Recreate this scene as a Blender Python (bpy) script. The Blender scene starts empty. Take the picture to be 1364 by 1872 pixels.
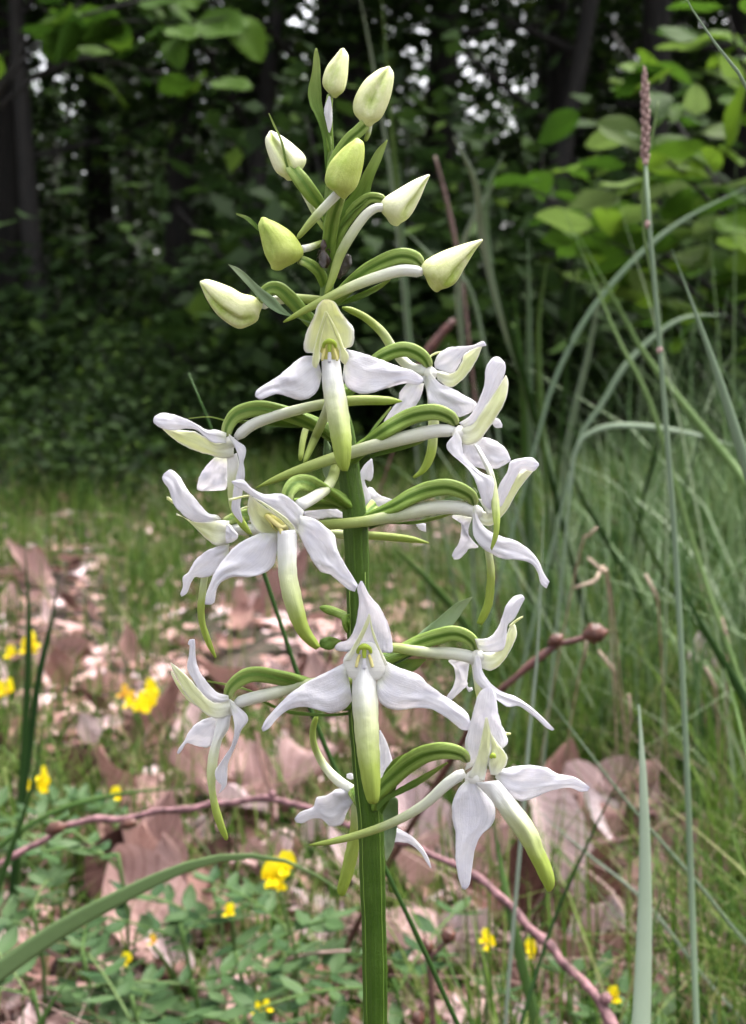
import bpy, math, random
import numpy as np
from mathutils import Vector, Matrix, Euler
random.seed(7); RNG = np.random.default_rng(11)
sc = bpy.context.scene
col = sc.collection
rad = math.radians

# ---------------------------------------------------------------- camera
W, H, FPX = 1364.0, 1872.0, 2317.0          # photograph size and focal length in its pixels
CAM = np.array([0.0, 0.0, 0.25]); PITCH = rad(5.8); D = 0.16
FWD = np.array([0, math.cos(PITCH), -math.sin(PITCH)]); UPV = np.array([0, math.sin(PITCH), math.cos(PITCH)]); RGT = np.array([1.0, 0, 0])
cd = bpy.data.cameras.new('camera'); cam = bpy.data.objects.new('camera', cd); col.objects.link(cam)
cd.sensor_fit = 'VERTICAL'; cd.sensor_height = 24.0; cd.lens = 24.0*FPX/H
cd.clip_start = 0.01; cd.clip_end = 500
cam.location = CAM; cam.rotation_euler = (math.pi/2-PITCH, 0, 0)
cd.dof.use_dof = True; cd.dof.focus_distance = 0.154; cd.dof.aperture_fstop = cd.lens/0.95; cd.dof.aperture_blades = 0
sc.camera = cam
# ---------------------------------------------------------------- light
SUN_EL, SUN_AZ = rad(66), rad(40)           # azimuth clockwise from +Y: high beyond the wood, behind thin cloud
wd = bpy.data.worlds.new('World'); sc.world = wd; wd.use_nodes = True
nt = wd.node_tree; nt.nodes.clear()
sky = nt.nodes.new('ShaderNodeTexSky'); sky.sky_type = 'NISHITA'; sky.sun_disc = False
sky.sun_elevation = SUN_EL; sky.sun_rotation = SUN_AZ; sky.dust_density = 9.0; sky.air_density = 1.0; sky.ozone_density = 1.0
hs = nt.nodes.new('ShaderNodeHueSaturation'); hs.inputs['Saturation'].default_value = 0.33
bg = nt.nodes.new('ShaderNodeBackground'); bg.inputs['Strength'].default_value = 0.15
wo = nt.nodes.new('ShaderNodeOutputWorld')
nt.links.new(sky.outputs[0], hs.inputs['Color']); nt.links.new(hs.outputs[0], bg.inputs[0]); nt.links.new(bg.outputs[0], wo.inputs[0])
sl = bpy.data.lights.new('sun', 'SUN'); sl.energy = 0.6; sl.angle = rad(30); sl.color = (1, .965, .92)
so = bpy.data.objects.new('sun', sl); col.objects.link(so)
so.rotation_euler = (math.pi/2-SUN_EL, 0, math.pi-SUN_AZ)
sc.view_settings.view_transform = 'Standard'; sc.view_settings.look = 'None'; sc.view_settings.gamma = 1
sc.view_settings.exposure = 2.25
sc.render.engine = 'CYCLES'
sc.cycles.max_bounces = 4; sc.cycles.diffuse_bounces = 2; sc.cycles.glossy_bounces = 2; sc.cycles.transmission_bounces = 4; sc.cycles.transparent_max_bounces = 4
sc.cycles.use_denoising = True; sc.cycles.use_adaptive_sampling = True; sc.cycles.adaptive_threshold = .02

# ---------------------------------------------------------------- helpers
def lin(r, g, b):
    f = lambda c: ((c/255+.055)/1.055)**2.4 if c > 10 else c/255/12.92
    return (f(r), f(g), f(b), 1)
def P(x, y, dist):                            # photo pixel + distance along the optical axis -> world point
    x = np.asarray(x, float); y = np.asarray(y, float); dist = np.asarray(dist, float)
    return (CAM + FWD*dist[..., None] + RGT*((x-W/2)/FPX*dist)[..., None] + UPV*((H/2-y)/FPX*dist)[..., None])
def gh(x, y):                                 # height of the ground
    x = np.asarray(x, float); y = np.asarray(y, float)
    r = np.clip((y-.2)/1.5, 0, 1)
    z = .010*np.sin(x*7.1+1)*np.cos(y*5.3) + .006*np.sin(x*17+y*13) + .004*np.sin(31*x-2)*np.sin(27*y+1)
    far = np.clip((y-3)/6, 0, 1)**2
    return z*(.4+.6*r) + far*(.25+.05*np.sin(x*.9)+.04*np.sin(y*.7+1)) + .02*np.clip(x-.2, 0, 3)
def Gp(x, y):                                 # the ground point seen at a photo pixel
    d = P(x, y, 1.0) - CAM; t = -CAM[2]/d[2]
    for _ in range(12):
        p = CAM + d*t; t = (gh(p[0], p[1])-CAM[2])/d[2]
    return CAM + d*t
def cr(pts, n, dense=14):                     # smooth curve through points, n samples evenly along it
    p = np.asarray(pts, float)
    if len(p) == 2:
        return p[0] + (p[1]-p[0])*np.linspace(0, 1, n)[:, None]
    q = np.vstack([2*p[0]-p[1], p, 2*p[-1]-p[-2]]); out = []
    for i in range(1, len(q)-2):
        t = np.linspace(0, 1, dense, endpoint=False)[:, None]
        a, b, c, d = q[i-1], q[i], q[i+1], q[i+2]
        out.append(.5*((2*b)+(-a+c)*t+(2*a-5*b+4*c-d)*t**2+(-a+3*b-3*c+d)*t**3))
    out = np.vstack(out+[p[-1:]])
    s = np.r_[0, np.cumsum(np.linalg.norm(np.diff(out[:, :2], axis=0), axis=1)+1e-9)]
    s /= s[-1]; u = np.linspace(0, 1, n)
    return np.stack([np.interp(u, s, out[:, k]) for k in range(out.shape[1])], 1)

ORG = {}
def mesh(name, V, F, mat, uv=None, smooth=True):
    me = bpy.data.meshes.new(name); me.from_pydata([tuple(map(float, v)) for v in V], [], [tuple(map(int, f)) for f in F])
    if uv is not None:
        l = me.uv_layers.new(name='UVMap'); li = np.empty(len(me.loops), np.int32); me.loops.foreach_get('vertex_index', li)
        l.data.foreach_set('uv', np.asarray(uv, np.float32)[li].ravel())
    if smooth: me.polygons.foreach_set('use_smooth', np.ones(len(me.polygons), bool))
    if mat: me.materials.append(mat)
    return me
def link(o, parent=None, loc=(0, 0, 0), rot=None, scale=None):
    col.objects.link(o); loc = np.asarray(loc, float); ORG[o.name] = loc
    if parent is not None:
        o.parent = parent; o.location = loc-ORG[parent.name]
    else: o.location = loc
    if rot is not None: o.rotation_euler = rot
    if scale is not None: o.scale = scale
    return o
def mk(name, V, F, mat, parent=None, uv=None, org=None, smooth=True):
    V = np.asarray(V, float); org = V.mean(0) if org is None else np.asarray(org, float)
    return link(bpy.data.objects.new(name, mesh(name, V-org, F, mat, uv, smooth)), parent, org)
def empty(name, loc, label, cat, group=None):
    o = bpy.data.objects.new(name, None); o.empty_display_size = .01; link(o, None, loc); return tag(o, label, cat, group)
def tag(o, label=None, cat=None, group=None, kind=None):
    if label: o['label'] = label
    if cat: o['category'] = cat
    if group: o['group'] = group
    if kind: o['kind'] = kind
    return o
def big(name, V, F4, mat, rnd=None, uv=None, smooth=True):   # large quad meshes straight from numpy
    me = bpy.data.meshes.new(name); n, m = len(V), len(F4); k = F4.shape[1]
    me.vertices.add(n); me.vertices.foreach_set('co', np.asarray(V, np.float32).ravel())
    me.loops.add(m*k); me.loops.foreach_set('vertex_index', np.asarray(F4, np.int32).ravel())
    me.polygons.add(m); me.polygons.foreach_set('loop_start', np.arange(0, m*k, k, dtype=np.int32))
    me.update(calc_edges=True)
    if rnd is not None:
        a = me.attributes.new('rnd', 'FLOAT', 'FACE'); a.data.foreach_set('value', np.asarray(rnd, np.float32))
    if uv is not None:
        l = me.uv_layers.new(name='UVMap'); l.data.foreach_set('uv', np.asarray(uv, np.float32)[F4.ravel()].ravel())
    if smooth: me.polygons.foreach_set('use_smooth', np.ones(m, bool))
    me.materials.append(mat); return me

# ---------------------------------------------------------------- materials
def newmat(name):
    m = bpy.data.materials.new(name); m.use_nodes = True; t = m.node_tree; t.nodes.clear(); return m, t
def node(t, k, **kw):
    n = t.nodes.new(k)
    for a, b in kw.items():
        if a in n.inputs: n.inputs[a].default_value = b
        else: setattr(n, a, b)
    return n
def ramp(t, stops):
    r = t.nodes.new('ShaderNodeValToRGB'); e = r.color_ramp.elements
    while len(e) > 1: e.remove(e[0])
    e[0].position, e[0].color = stops[0]
    for p, c in stops[1:]:
        x = e.new(p); x.color = c
    return r
def surf(t, colour, rough=.5, trans=.3, tcol=None, sss=0, bump=None, spec=.35):
    b = node(t, 'ShaderNodeBsdfPrincipled', Roughness=rough); b.inputs['Specular IOR Level'].default_value = spec
    t.links.new(colour, b.inputs['Base Color'])
    if sss:
        b.inputs['Subsurface Weight'].default_value = sss; b.inputs['Subsurface Radius'].default_value = (1, .9, .7); b.inputs['Subsurface Scale'].default_value = .0012
    if bump is not None: t.links.new(bump, b.inputs['Normal'])
    o = node(t, 'ShaderNodeOutputMaterial'); last = b.outputs[0]
    if trans:
        tr = node(t, 'ShaderNodeBsdfTranslucent'); t.links.new(tcol or colour, tr.inputs['Color'])
        mx = node(t, 'ShaderNodeMixShader'); mx.inputs[0].default_value = trans
        t.links.new(b.outputs[0], mx.inputs[1]); t.links.new(tr.outputs[0], mx.inputs[2]); last = mx.outputs[0]
    t.links.new(last, o.inputs['Surface'])
def mixc(t, a, b, fac, mode='MIX'):
    m = node(t, 'ShaderNodeMix', data_type='RGBA', blend_type=mode)
    for s, i in ((a, 6), (b, 7)):
        if isinstance(s, tuple): m.inputs[i].default_value = s
        else: t.links.new(s, m.inputs[i])
    if isinstance(fac, (int, float)): m.inputs[0].default_value = fac
    else: t.links.new(fac, m.inputs[0])
    return m.outputs[2]
def plantmat(name, stops, veins=26, edge=None, trans=.3, rough=.45, sss=0, bstr=.25, bdist=.00012, speck=.06, spec=.25, centre=None, mott=None):
    """colour along the length (uv.x), fine lengthwise veins (uv.y), a little mottling"""
    m, t = newmat(name)
    uv = node(t, 'ShaderNodeUVMap'); sp = node(t, 'ShaderNodeSeparateXYZ'); t.links.new(uv.outputs[0], sp.inputs[0])
    r = ramp(t, stops); 
    geo = node(t, 'ShaderNodeNewGeometry')
    nz = node(t, 'ShaderNodeTexNoise', Scale=900.0, Detail=3.0); t.links.new(geo.outputs['Position'], nz.inputs['Vector'])
    ad = node(t, 'ShaderNodeMath', operation='MULTIPLY_ADD'); t.links.new(nz.outputs[0], ad.inputs[0]); ad.inputs[1].default_value = .16
    sb = node(t, 'ShaderNodeMath', operation='SUBTRACT'); t.links.new(sp.outputs[0], sb.inputs[0]); sb.inputs[1].default_value = .08
    t.links.new(sb.outputs[0], ad.inputs[2]); t.links.new(ad.outputs[0], r.inputs[0]); c = r.outputs[0]
    mp = node(t, 'ShaderNodeMapping'); mp.inputs['Scale'].default_value = (3, veins, 1); t.links.new(uv.outputs[0], mp.inputs[0])
    vn = node(t, 'ShaderNodeTexNoise', Scale=1.0, Detail=2.0); t.links.new(mp.outputs[0], vn.inputs['Vector'])
    if edge:
        ab = node(t, 'ShaderNodeMath', operation='SUBTRACT'); t.links.new(sp.outputs[1], ab.inputs[0]); ab.inputs[1].default_value = .5
        a2 = node(t, 'ShaderNodeMath', operation='ABSOLUTE'); t.links.new(ab.outputs[0], a2.inputs[0])
        er = ramp(t, [(0, (0, 0, 0, 1)), (edge[1], (0, 0, 0, 1)), (edge[2], (1, 1, 1, 1))]); t.links.new(a2.outputs[0], er.inputs[0])
        c = mixc(t, c, edge[0], er.outputs[0])
    if centre:
        er = ramp(t, [(0, (1, 1, 1, 1)), (centre[1], (1, 1, 1, 1)), (centre[2], (0, 0, 0, 1))]); t.links.new(sp.outputs[1], er.inputs[0]); c = mixc(t, c, centre[0], er.outputs[0])
    if mott:
        n3 = node(t, 'ShaderNodeTexNoise', Scale=mott[1], Detail=4.0, Roughness=.65); t.links.new(geo.outputs['Position'], n3.inputs['Vector'])
        er = ramp(t, [(.38, (0, 0, 0, 1)), (.68, (1, 1, 1, 1))]); t.links.new(n3.outputs[0], er.inputs[0]); c = mixc(t, c, mott[0], er.outputs[0])
    dk = node(t, 'ShaderNodeMapRange'); dk.inputs['From Min'].default_value = .3; dk.inputs['From Max'].default_value = .7
    dk.inputs['To Min'].default_value = 1-speck; dk.inputs['To Max'].default_value = 1+speck
    t.links.new(vn.outputs[0], dk.inputs['Value'])
    mu = node(t, 'ShaderNodeVectorMath', operation='SCALE'); t.links.new(c, mu.inputs[0]); t.links.new(dk.outputs[0], mu.inputs['Scale'])
    n2 = node(t, 'ShaderNodeTexNoise', Scale=2600.0, Detail=4.0, Roughness=.75); t.links.new(geo.outputs['Position'], n2.inputs['Vector'])
    sm = node(t, 'ShaderNodeMath', operation='MULTIPLY_ADD'); t.links.new(n2.outputs[0], sm.inputs[0]); sm.inputs[1].default_value = 1.2; t.links.new(vn.outputs[0], sm.inputs[2])
    bp = node(t, 'ShaderNodeBump', Strength=bstr, Distance=bdist); t.links.new(sm.outputs[0], bp.inputs['Height'])
    surf(t, mu.outputs[0], rough, trans, sss=sss, bump=bp.outputs[0], spec=spec); return m
wht = (.83, .81, .845, 1); crm = (.80, .80, .62, 1); pgr = (.60, .66, .30, 1); grn = (.30, .42, .06, 1); ygr = (.42, .50, .08, 1)
M = {}
lil = (.76, .745, .81, 1)
M['sepal'] = plantmat('petal_white', [(0, (.78, .80, .66, 1)), (.14, wht), (.9, wht), (1, (.74, .72, .82, 1))], 30, sss=.1, trans=.5, bstr=.7, bdist=.00018, rough=.55, mott=(lil, 420.0), speck=.075)
M['hood'] = plantmat('petal_cream', [(0, (.80, .80, .72, 1)), (.3, (.76, .78, .52, 1)), (.75, (.70, .73, .42, 1)), (1, (.78, .78, .6, 1))], 18, edge=((.83, .82, .78, 1), .36, .5), trans=.4, bstr=.6, rough=.6)
M['petal'] = plantmat('petal_yellowgreen', [(0, (.74, .74, .5, 1)), (.4, (.60, .64, .28, 1)), (1, (.58, .60, .28, 1))], 14, edge=((.80, .8, .60, 1), .25, .5), trans=.36, rough=.6)
M['lip'] = plantmat('lip', [(0, (0.760, 0.750, 0.760, 1)), (.18, (0.750, 0.750, 0.703, 1)), (.40, (0.608, 0.646, 0.380, 1)), (.72, (0.361, 0.446, 0.095, 1)), (1, (0.304, 0.399, 0.057, 1))], 16, trans=.3, bstr=.6, rough=.55)
M['lipgreen'] = plantmat('lip_green', [(0, (0.510, 0.544, 0.340, 1)), (.35, (0.323, 0.391, 0.085, 1)), (1, (0.264, 0.348, 0.043, 1))], 14, trans=.3, bstr=.6)
M['spur'] = plantmat('spur', [(0, (0.718, 0.718, 0.699, 1)), (.30, (0.644, 0.662, 0.515, 1)), (.62, (0.350, 0.414, 0.138, 1)), (1, (0.258, 0.331, 0.055, 1))], 10, trans=.28, bstr=.6)
M['ovary'] = plantmat('ovary', [(0, (.40, .47, .18, 1)), (.10, (.27, .37, .09, 1)), (.5, (.20, .30, .05, 1)), (1, (.14, .24, .03, 1))], 18, trans=.12, rough=.45, speck=.22, bstr=.9, centre=((.075, .15, .012, 1), .03, .5))
M['bract'] = plantmat('bract', [(0, (0.096, 0.184, 0.028, 1)), (.5, (0.152, 0.248, 0.044, 1)), (1, (0.272, 0.336, 0.088, 1))], 26, trans=.35, rough=.45, speck=.14, bstr=.6)
M['bractblue'] = plantmat('bract_glaucous', [(0, (0.153, 0.238, 0.093, 1)), (.5, (0.221, 0.306, 0.170, 1)), (1, (0.306, 0.365, 0.212, 1))], 30, trans=.3, rough=.55, speck=.12, bstr=.6)
sg = (.36, .47, .08, 1)
M['bud'] = plantmat('bud', [(0, (0.468, 0.513, 0.153, 1)), (.35, (0.558, 0.585, 0.270, 1)), (.8, (0.558, 0.603, 0.306, 1)), (1, (0.684, 0.693, 0.504, 1))], 12, trans=.12, sss=.2, bstr=.6, centre=(sg, .06, .22), mott=((.70, .70, .42, 1), 300.0))
M['budw'] = plantmat('bud_white', [(0, (.60, .64, .30, 1)), (.3, (.73, .73, .50, 1)), (1, (.80, .80, .66, 1))], 12, trans=.12, sss=.2, bstr=.6, centre=((.46, .54, .15, 1), .05, .18), mott=((.66, .68, .42, 1), 300.0))
M['budg'] = plantmat('bud_green', [(0, (0.391, 0.442, 0.111, 1)), (.5, (0.323, 0.391, 0.064, 1)), (1, (0.281, 0.365, 0.055, 1))], 12, trans=.12, sss=.2, bstr=.6, centre=((.27, .38, .05, 1), .05, .25), mott=((.46, .52, .14, 1), 300.0))
M['stem'] = plantmat('orchid_stem', [(0, (.045, .105, .005, 1)), (.5, (.052, .12, .007, 1)), (.72, (.09, .17, .018, 1)), (1, (.26, .35, .08, 1))], 40, trans=.0, rough=.4, speck=.3, sss=.05, bstr=.9, bdist=.0003, mott=((.085, .165, .018, 1), 160.0))
M['ridge'] = plantmat('stem_ridge', [(0, (.08, .16, .015, 1)), (1, (.2, .3, .06, 1))], 4, trans=0)
M['cavity'] = plantmat('column', [(0, (.62, .6, .2, 1)), (.5, (.56, .52, .13, 1)), (1, (.62, .6, .25, 1))], 5, trans=.2)
M['anther'] = plantmat('anther', [(0, (.42, .54, .07, 1)), (1, (.42, .54, .07, 1))], 5, trans=.2)
M['pollen'] = plantmat('pollinium', [(0, (.66, .58, .2, 1)), (1, (.62, .57, .26, 1))], 5, trans=.1)

# ---------------------------------------------------------------- the orchid
# coordinates were read off enlargements of the photograph: region -> (x0, y0, photo pixels per enlarged pixel)
REG = {0: (0, 0, 1), 1: (340, 60, .43988), 2: (260, 520, .29326), 3: (560, 520, .32258), 4: (280, 820, .29326), 5: (600, 820, .31525), 6: (290, 1130, .31525), 7: (660, 1050, .32258), 8: (520, 1250, .42522)}
def px(reg, s):
    x0, y0, k = REG[reg]
    a = np.array([[float(c) for c in w.split(',')] for w in s.split()])
    a[:, 0] = x0+a[:, 0]*k; a[:, 1] = y0+a[:, 1]*k
    if a.shape[1] > 2: a[:, 2] *= k
    return a
def dep(ds, t):
    ds = np.atleast_1d(np.asarray(ds, float))
    return cr(np.stack([np.arange(len(ds))*1.0, ds], 1), 60)[:, 1][np.clip((t*59).round().astype(int), 0, 59)] if len(ds) > 2 else np.interp(t, np.linspace(0, 1, len(ds)), ds)
def ribbon(name, reg, A, B, ds, mat, parent, cup=.6, tilt=0, dz=0, n=36, m=13, th=.11, wav=.30, fold=0):
    if mat in ('sepal', 'hood') and name != 'lip': cup *= .38; fold = .14
    """a petal: two traced edges, depth (mm towards the viewer) along it, cupping across it, real thickness"""
    a = cr(px(reg, A), n); b = cr(px(reg, B), n); t = np.linspace(0, 1, n)[:, None]; v = np.linspace(-1, 1, m)[None]
    ph = random.random()*6
    wmm = np.linalg.norm(b-a, axis=1)[:, None]*D/FPX*1000
    x = a[:, :1]*(1-v)/2+b[:, :1]*(1+v)/2; y = a[:, 1:]*(1-v)/2+b[:, 1:]*(1+v)/2
    sc_ = np.clip(wmm/3, 0, 1.3)
    d = dep(ds, t)+dz + cup*(1-v*v)*sc_ + tilt*v*sc_ + wav*np.sin(t*11+ph+v*2)*np.abs(v)**2*sc_ - fold*np.exp(-(v/.16)**2)*sc_
    q = [random.uniform(0, 6.28) for _ in range(5)]                 # uneven surface and slightly ragged edges
    d = d + sc_*(.20*np.sin(5*t+2.2*v+q[0])*np.sin(2.6*v+q[1]) + .10*np.sin(13*t-3*v+q[2])*(.3+np.abs(v)) + .05*np.sin(24*t+6*v+q[3]))
    jit = (.35*np.sin(t*37+q[4])+.3*np.sin(t*71+q[0]))*np.clip(wmm/2, 0, 1)*np.sin(np.pi*t)*v**3
    dirn = (b-a)/(np.linalg.norm(b-a, axis=1)[:, None]+1e-9); x = x+dirn[:, :1]*jit; y = y+dirn[:, 1:]*jit
    hw = th*np.sqrt(np.clip(1-v*v, 0, 1))*np.clip(np.sin(np.pi*np.clip(t, .02, .985))*3, .1, 1)+.04
    fr = P(x, y, D-(d+hw/2)/1000).reshape(-1, 3); bk = P(x, y, D-(d-hw/2)/1000).reshape(-1, 3)
    V = np.vstack([fr, bk]); N = n*m; F = []
    for i in range(n-1):
        for j in range(m-1):
            q = i*m+j; F.append((q, q+1, q+m+1, q+m)); F.append((N+q+m, N+q+m+1, N+q+1, N+q))
    for i in range(n-1):
        q = i*m; F.append((q+m, N+q+m, N+q, q)); q = i*m+m-1; F.append((q, N+q, N+q+m, q+m))
    for j in range(m-1):
        F.append((j, N+j, N+j+1, j+1)); q = (n-1)*m+j; F.append((q+1, N+q+1, N+q, q))
    U = np.stack([np.broadcast_to(t, (n, m)).ravel(), np.broadcast_to((v+1)/2, (n, m)).ravel()], 1)
    return mk(name, V, F, M[mat], parent, np.vstack([U, U]), org=V[:m].mean(0))
def tube3(C, R, n, k, ridges=0, amp=.15, twist=0, flat=1.0, view=None):
    """tube along points C with radii R; returns verts, faces, uv"""
    C = np.asarray(C); T = np.gradient(C, axis=0); T /= np.linalg.norm(T, axis=1)[:, None]+1e-12
    ref = FWD if view is None else view
    S = np.cross(T, ref); S /= np.linalg.norm(S, axis=1)[:, None]+1e-12; N = np.cross(S, T)
    th = np.linspace(0, 2*np.pi, k, endpoint=False)[None]; t = np.linspace(0, 1, n)[:, None]
    rr = R[:, None]*(1+amp*.8*np.cos(ridges*th+twist*t)+amp*.3*np.cos(2*ridges*th+2*twist*t+1) if ridges else 1)
    V = C[:, None]+S[:, None]*(rr*np.cos(th))[..., None]+N[:, None]*(rr*flat*np.sin(th))[..., None]
    F = [(i*k+j, i*k+(j+1) % k, (i+1)*k+(j+1) % k, (i+1)*k+j) for i in range(n-1) for j in range(k)]
    F += [tuple(range(k))[::-1], tuple(range((n-1)*k, n*k))]
    U = np.stack([np.broadcast_to(t, (n, k)).ravel(), np.broadcast_to(th/(2*np.pi), (n, k)).ravel()], 1)
    if ridges: U[:, 1] = (.5+.5*np.cos(ridges*th+twist*t)).ravel()
    return V.reshape(-1, 3), F, U
def tube(name, reg, C, ds, mat, parent, dz=0, n=28, k=14, ridges=0, amp=.15, twist=0, flat=1.0, org=None):
    c = cr(px(reg, C), n); t = np.linspace(0, 1, n); d = D-(dep(ds, t)+dz)/1000
    R = c[:, 2]*d/FPX; R[0] *= .6; R[-1] *= .45; R[-2] *= .86
    V, F, U = tube3(P(c[:, 0], c[:, 1], d), R, n, k, ridges, amp, twist, flat)
    return mk(name, V, F, M[mat], parent, U, org=V[:k].mean(0) if org is None else org)
def blob(name, reg, A, B, ds, mat, parent, dz=0, n=30, k=32, deep=.85, grooves=(), gw=.2, gd=.34):
    a = cr(px(reg, A), n); b = cr(px(reg, B), n); t = np.linspace(0, 1, n); c = (a+b)/2; h = (b-a)/2
    ph = np.array([.15, .45, .75, 1.1])                      # rounded ends
    def cap(e, nx_, sgn):
        ax = c[e]-c[nx_]; ax /= np.linalg.norm(ax)+1e-9; L = np.linalg.norm(h[e])*.55
        return [c[e]+ax*L*math.cos(q) for q in ph], [h[e]*math.sin(q) for q in ph]
    c0, h0 = cap(0, 2, 1); c1, h1 = cap(-1, -3, 1)
    c = np.vstack([c0, c[1:-1], c1[::-1]]); h = np.vstack([h0, h[1:-1], h1[::-1]]); t = np.r_[np.zeros(4), t[1:-1], np.ones(4)][:, None]; n = len(c)
    th = np.linspace(0, 2*np.pi, k, endpoint=False)[None]; f = np.ones((n, k)); dist_ = np.full((1, k), 3.14)
    for g in grooves:
        dd = np.abs((th-g+np.pi) % (2*np.pi)-np.pi); f = f-gd*np.exp(-(dd/gw)**2)*np.clip(t*4-.5, 0, 1); dist_ = np.minimum(dist_, dd)
    x = c[:, :1]-h[:, :1]*np.cos(th)*f; y = c[:, 1:]-h[:, 1:]*np.cos(th)*f
    hm = np.linalg.norm(h, axis=1)[:, None]*D/FPX*1000
    d = dep(ds, t)+dz+hm*deep*np.sin(th)*f
    V = P(x, y, D-d/1000).reshape(-1, 3)
    F = [(i*k+j, i*k+(j+1) % k, (i+1)*k+(j+1) % k, (i+1)*k+j) for i in range(n-1) for j in range(k)]
    F += [tuple(range(k))[::-1], tuple(range((n-1)*k, n*k))]
    U = np.stack([np.broadcast_to(t, (n, k)).ravel(), np.broadcast_to(dist_/np.pi, (n, k)).ravel()+.5*np.clip(.16-np.broadcast_to(t, (n, k)).ravel(), 0, 1)*6], 1)
    return mk(name, V, F, M[mat], parent, U, org=V[:k].mean(0))

base = P(690, 1872, D)[()]; base = np.array([base[0]+.002, base[1]+.012, 0]); base[2] = gh(base[0], base[1])-.004
orchid = empty('orchid', base, 'tall white butterfly orchid spike with green buds at the top of its stem', 'orchid')
st = [(604, 250, 4), (603, 333, 7), (599, 390, 8.5), (602, 434, 10), (600, 500, 11), (598, 545, 13), (602, 620, 14), (614, 720, 16), (632, 800, 18), (640, 870, 20), (648, 930, 21), (653, 1000, 22), (656, 1110, 20), (656, 1200, 20), (659, 1300, 21), (668, 1400, 22), (678, 1490, 23.5), (682, 1600, 22.5), (686, 1740, 22), (688, 1900, 22)]
s = cr(np.array(st, float)[::-1], 90)
C = P(s[:, 0], s[:, 1], np.full(90, D)); low = cr(np.vstack([base, base*.6+C[0]*.4+np.array([.001, .002, 0]), C[0]]), 14)[:-1]
C = np.vstack([low, C]); R = np.r_[np.full(13, s[0, 2]*1.15), s[:, 2]]*D/FPX; R = R*(1+.022*np.sin(np.arange(len(R))*.71)+.018*np.sin(np.arange(len(R))*1.9+1))
V, F, U = tube3(C, R, len(C), 30, ridges=5, amp=.09, twist=.5)
stem = mk('stem', V, F, M['stem'], orchid, U, org=base)
for q, off in enumerate((-.08, .42, -.55)):                   # raised pale ridges running down the stem
    Tn = len(C); th = .25*math.pi if 0 else 0
    cc = C+RGT*(R*np.sin(off*1.6))[:, None]-FWD*(R*np.cos(off*1.6)*.985)[:, None]
    V, F, U = tube3(cc[:60], np.full(60, .00007), 60, 6)
    mk('ridge', V, F, M['ridge'], stem, U, org=cc[0])
def front_column(fl, reg, cx, cy, s, dz):
    q = lambda pts: ' '.join(f'{cx+x*s},{cy+y*s}' for x, y in pts)
    blob('column', reg, q([(-10, 70), (-55, 45), (-62, 0), (-45, -50), (-8, -72)]), q([(10, 70), (55, 45), (62, 0), (45, -50), (8, -72)]), (-1.0, -1.4, -1.0), 'cavity', fl, dz, deep=.35)
    w = lambda pts: ' '.join(f'{cx+x*s},{cy+y*s},{r*s}' for x, y, r in pts)
    tube('anther', reg, w([(-40, -30, 9), (-30, -58, 13), (0, -72, 17), (30, -58, 13), (40, -30, 9)]), (.0, .5, .0), 'anther', fl, dz)
    tube('anther', reg, w([(0, -66, 14), (0, -30, 13), (0, 0, 10)]), (.3, .2), 'anther', fl, dz)
    for sx in (-1, 1): tube('pollinium', reg, w([(sx*26, -25, 8), (sx*38, 10, 10), (sx*48, 52, 9)]), (.1, .3), 'pollen', fl, dz)
    tube('rostellum', reg, w([(0, -5, 9), (0, 25, 12), (0, 62, 11)]), (.2, .5), 'sepal', fl, dz)
def flower(label, ov, dz, parts, rings=3, ovm='ovary', joint=None):
    reg, C, ds = ov
    fl = tube('flower', reg, C, ds, ovm, orchid, dz, ridges=rings, amp=.26, twist=5.0, n=44, k=36)
    if label: fl['label'] = label
    if joint:
        jr, jx, jy, r_, jd = joint; q_ = lambda s_: ' '.join(f'{jx+s_*math.sin(a_)*r_},{jy-math.cos(a_)*r_*.9}' for a_ in (.35, .8, 1.57, 2.3, 2.8))
        blob('receptacle', jr, q_(-1), q_(1), (jd, jd), 'hood', fl, dz, deep=.7, n=12, k=16)
    for p in parts:
        kind = p[0]
        if kind == 'T': _, nm, reg, C, ds, mat = p[:6]; tube(nm, reg, C, ds, mat, fl, dz, **(p[6] if len(p) > 6 else {}))
        elif kind == 'B': _, nm, reg, A, B, ds, mat = p[:7]; blob(nm, reg, A, B, ds, mat, fl, dz, **(p[7] if len(p) > 7 else {}))
        else: nm, reg, A, B, ds, mat = p[:6]; ribbon(nm, reg, A, B, ds, mat, fl, dz=dz, **(p[6] if len(p) > 6 else {}))
    return fl

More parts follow.
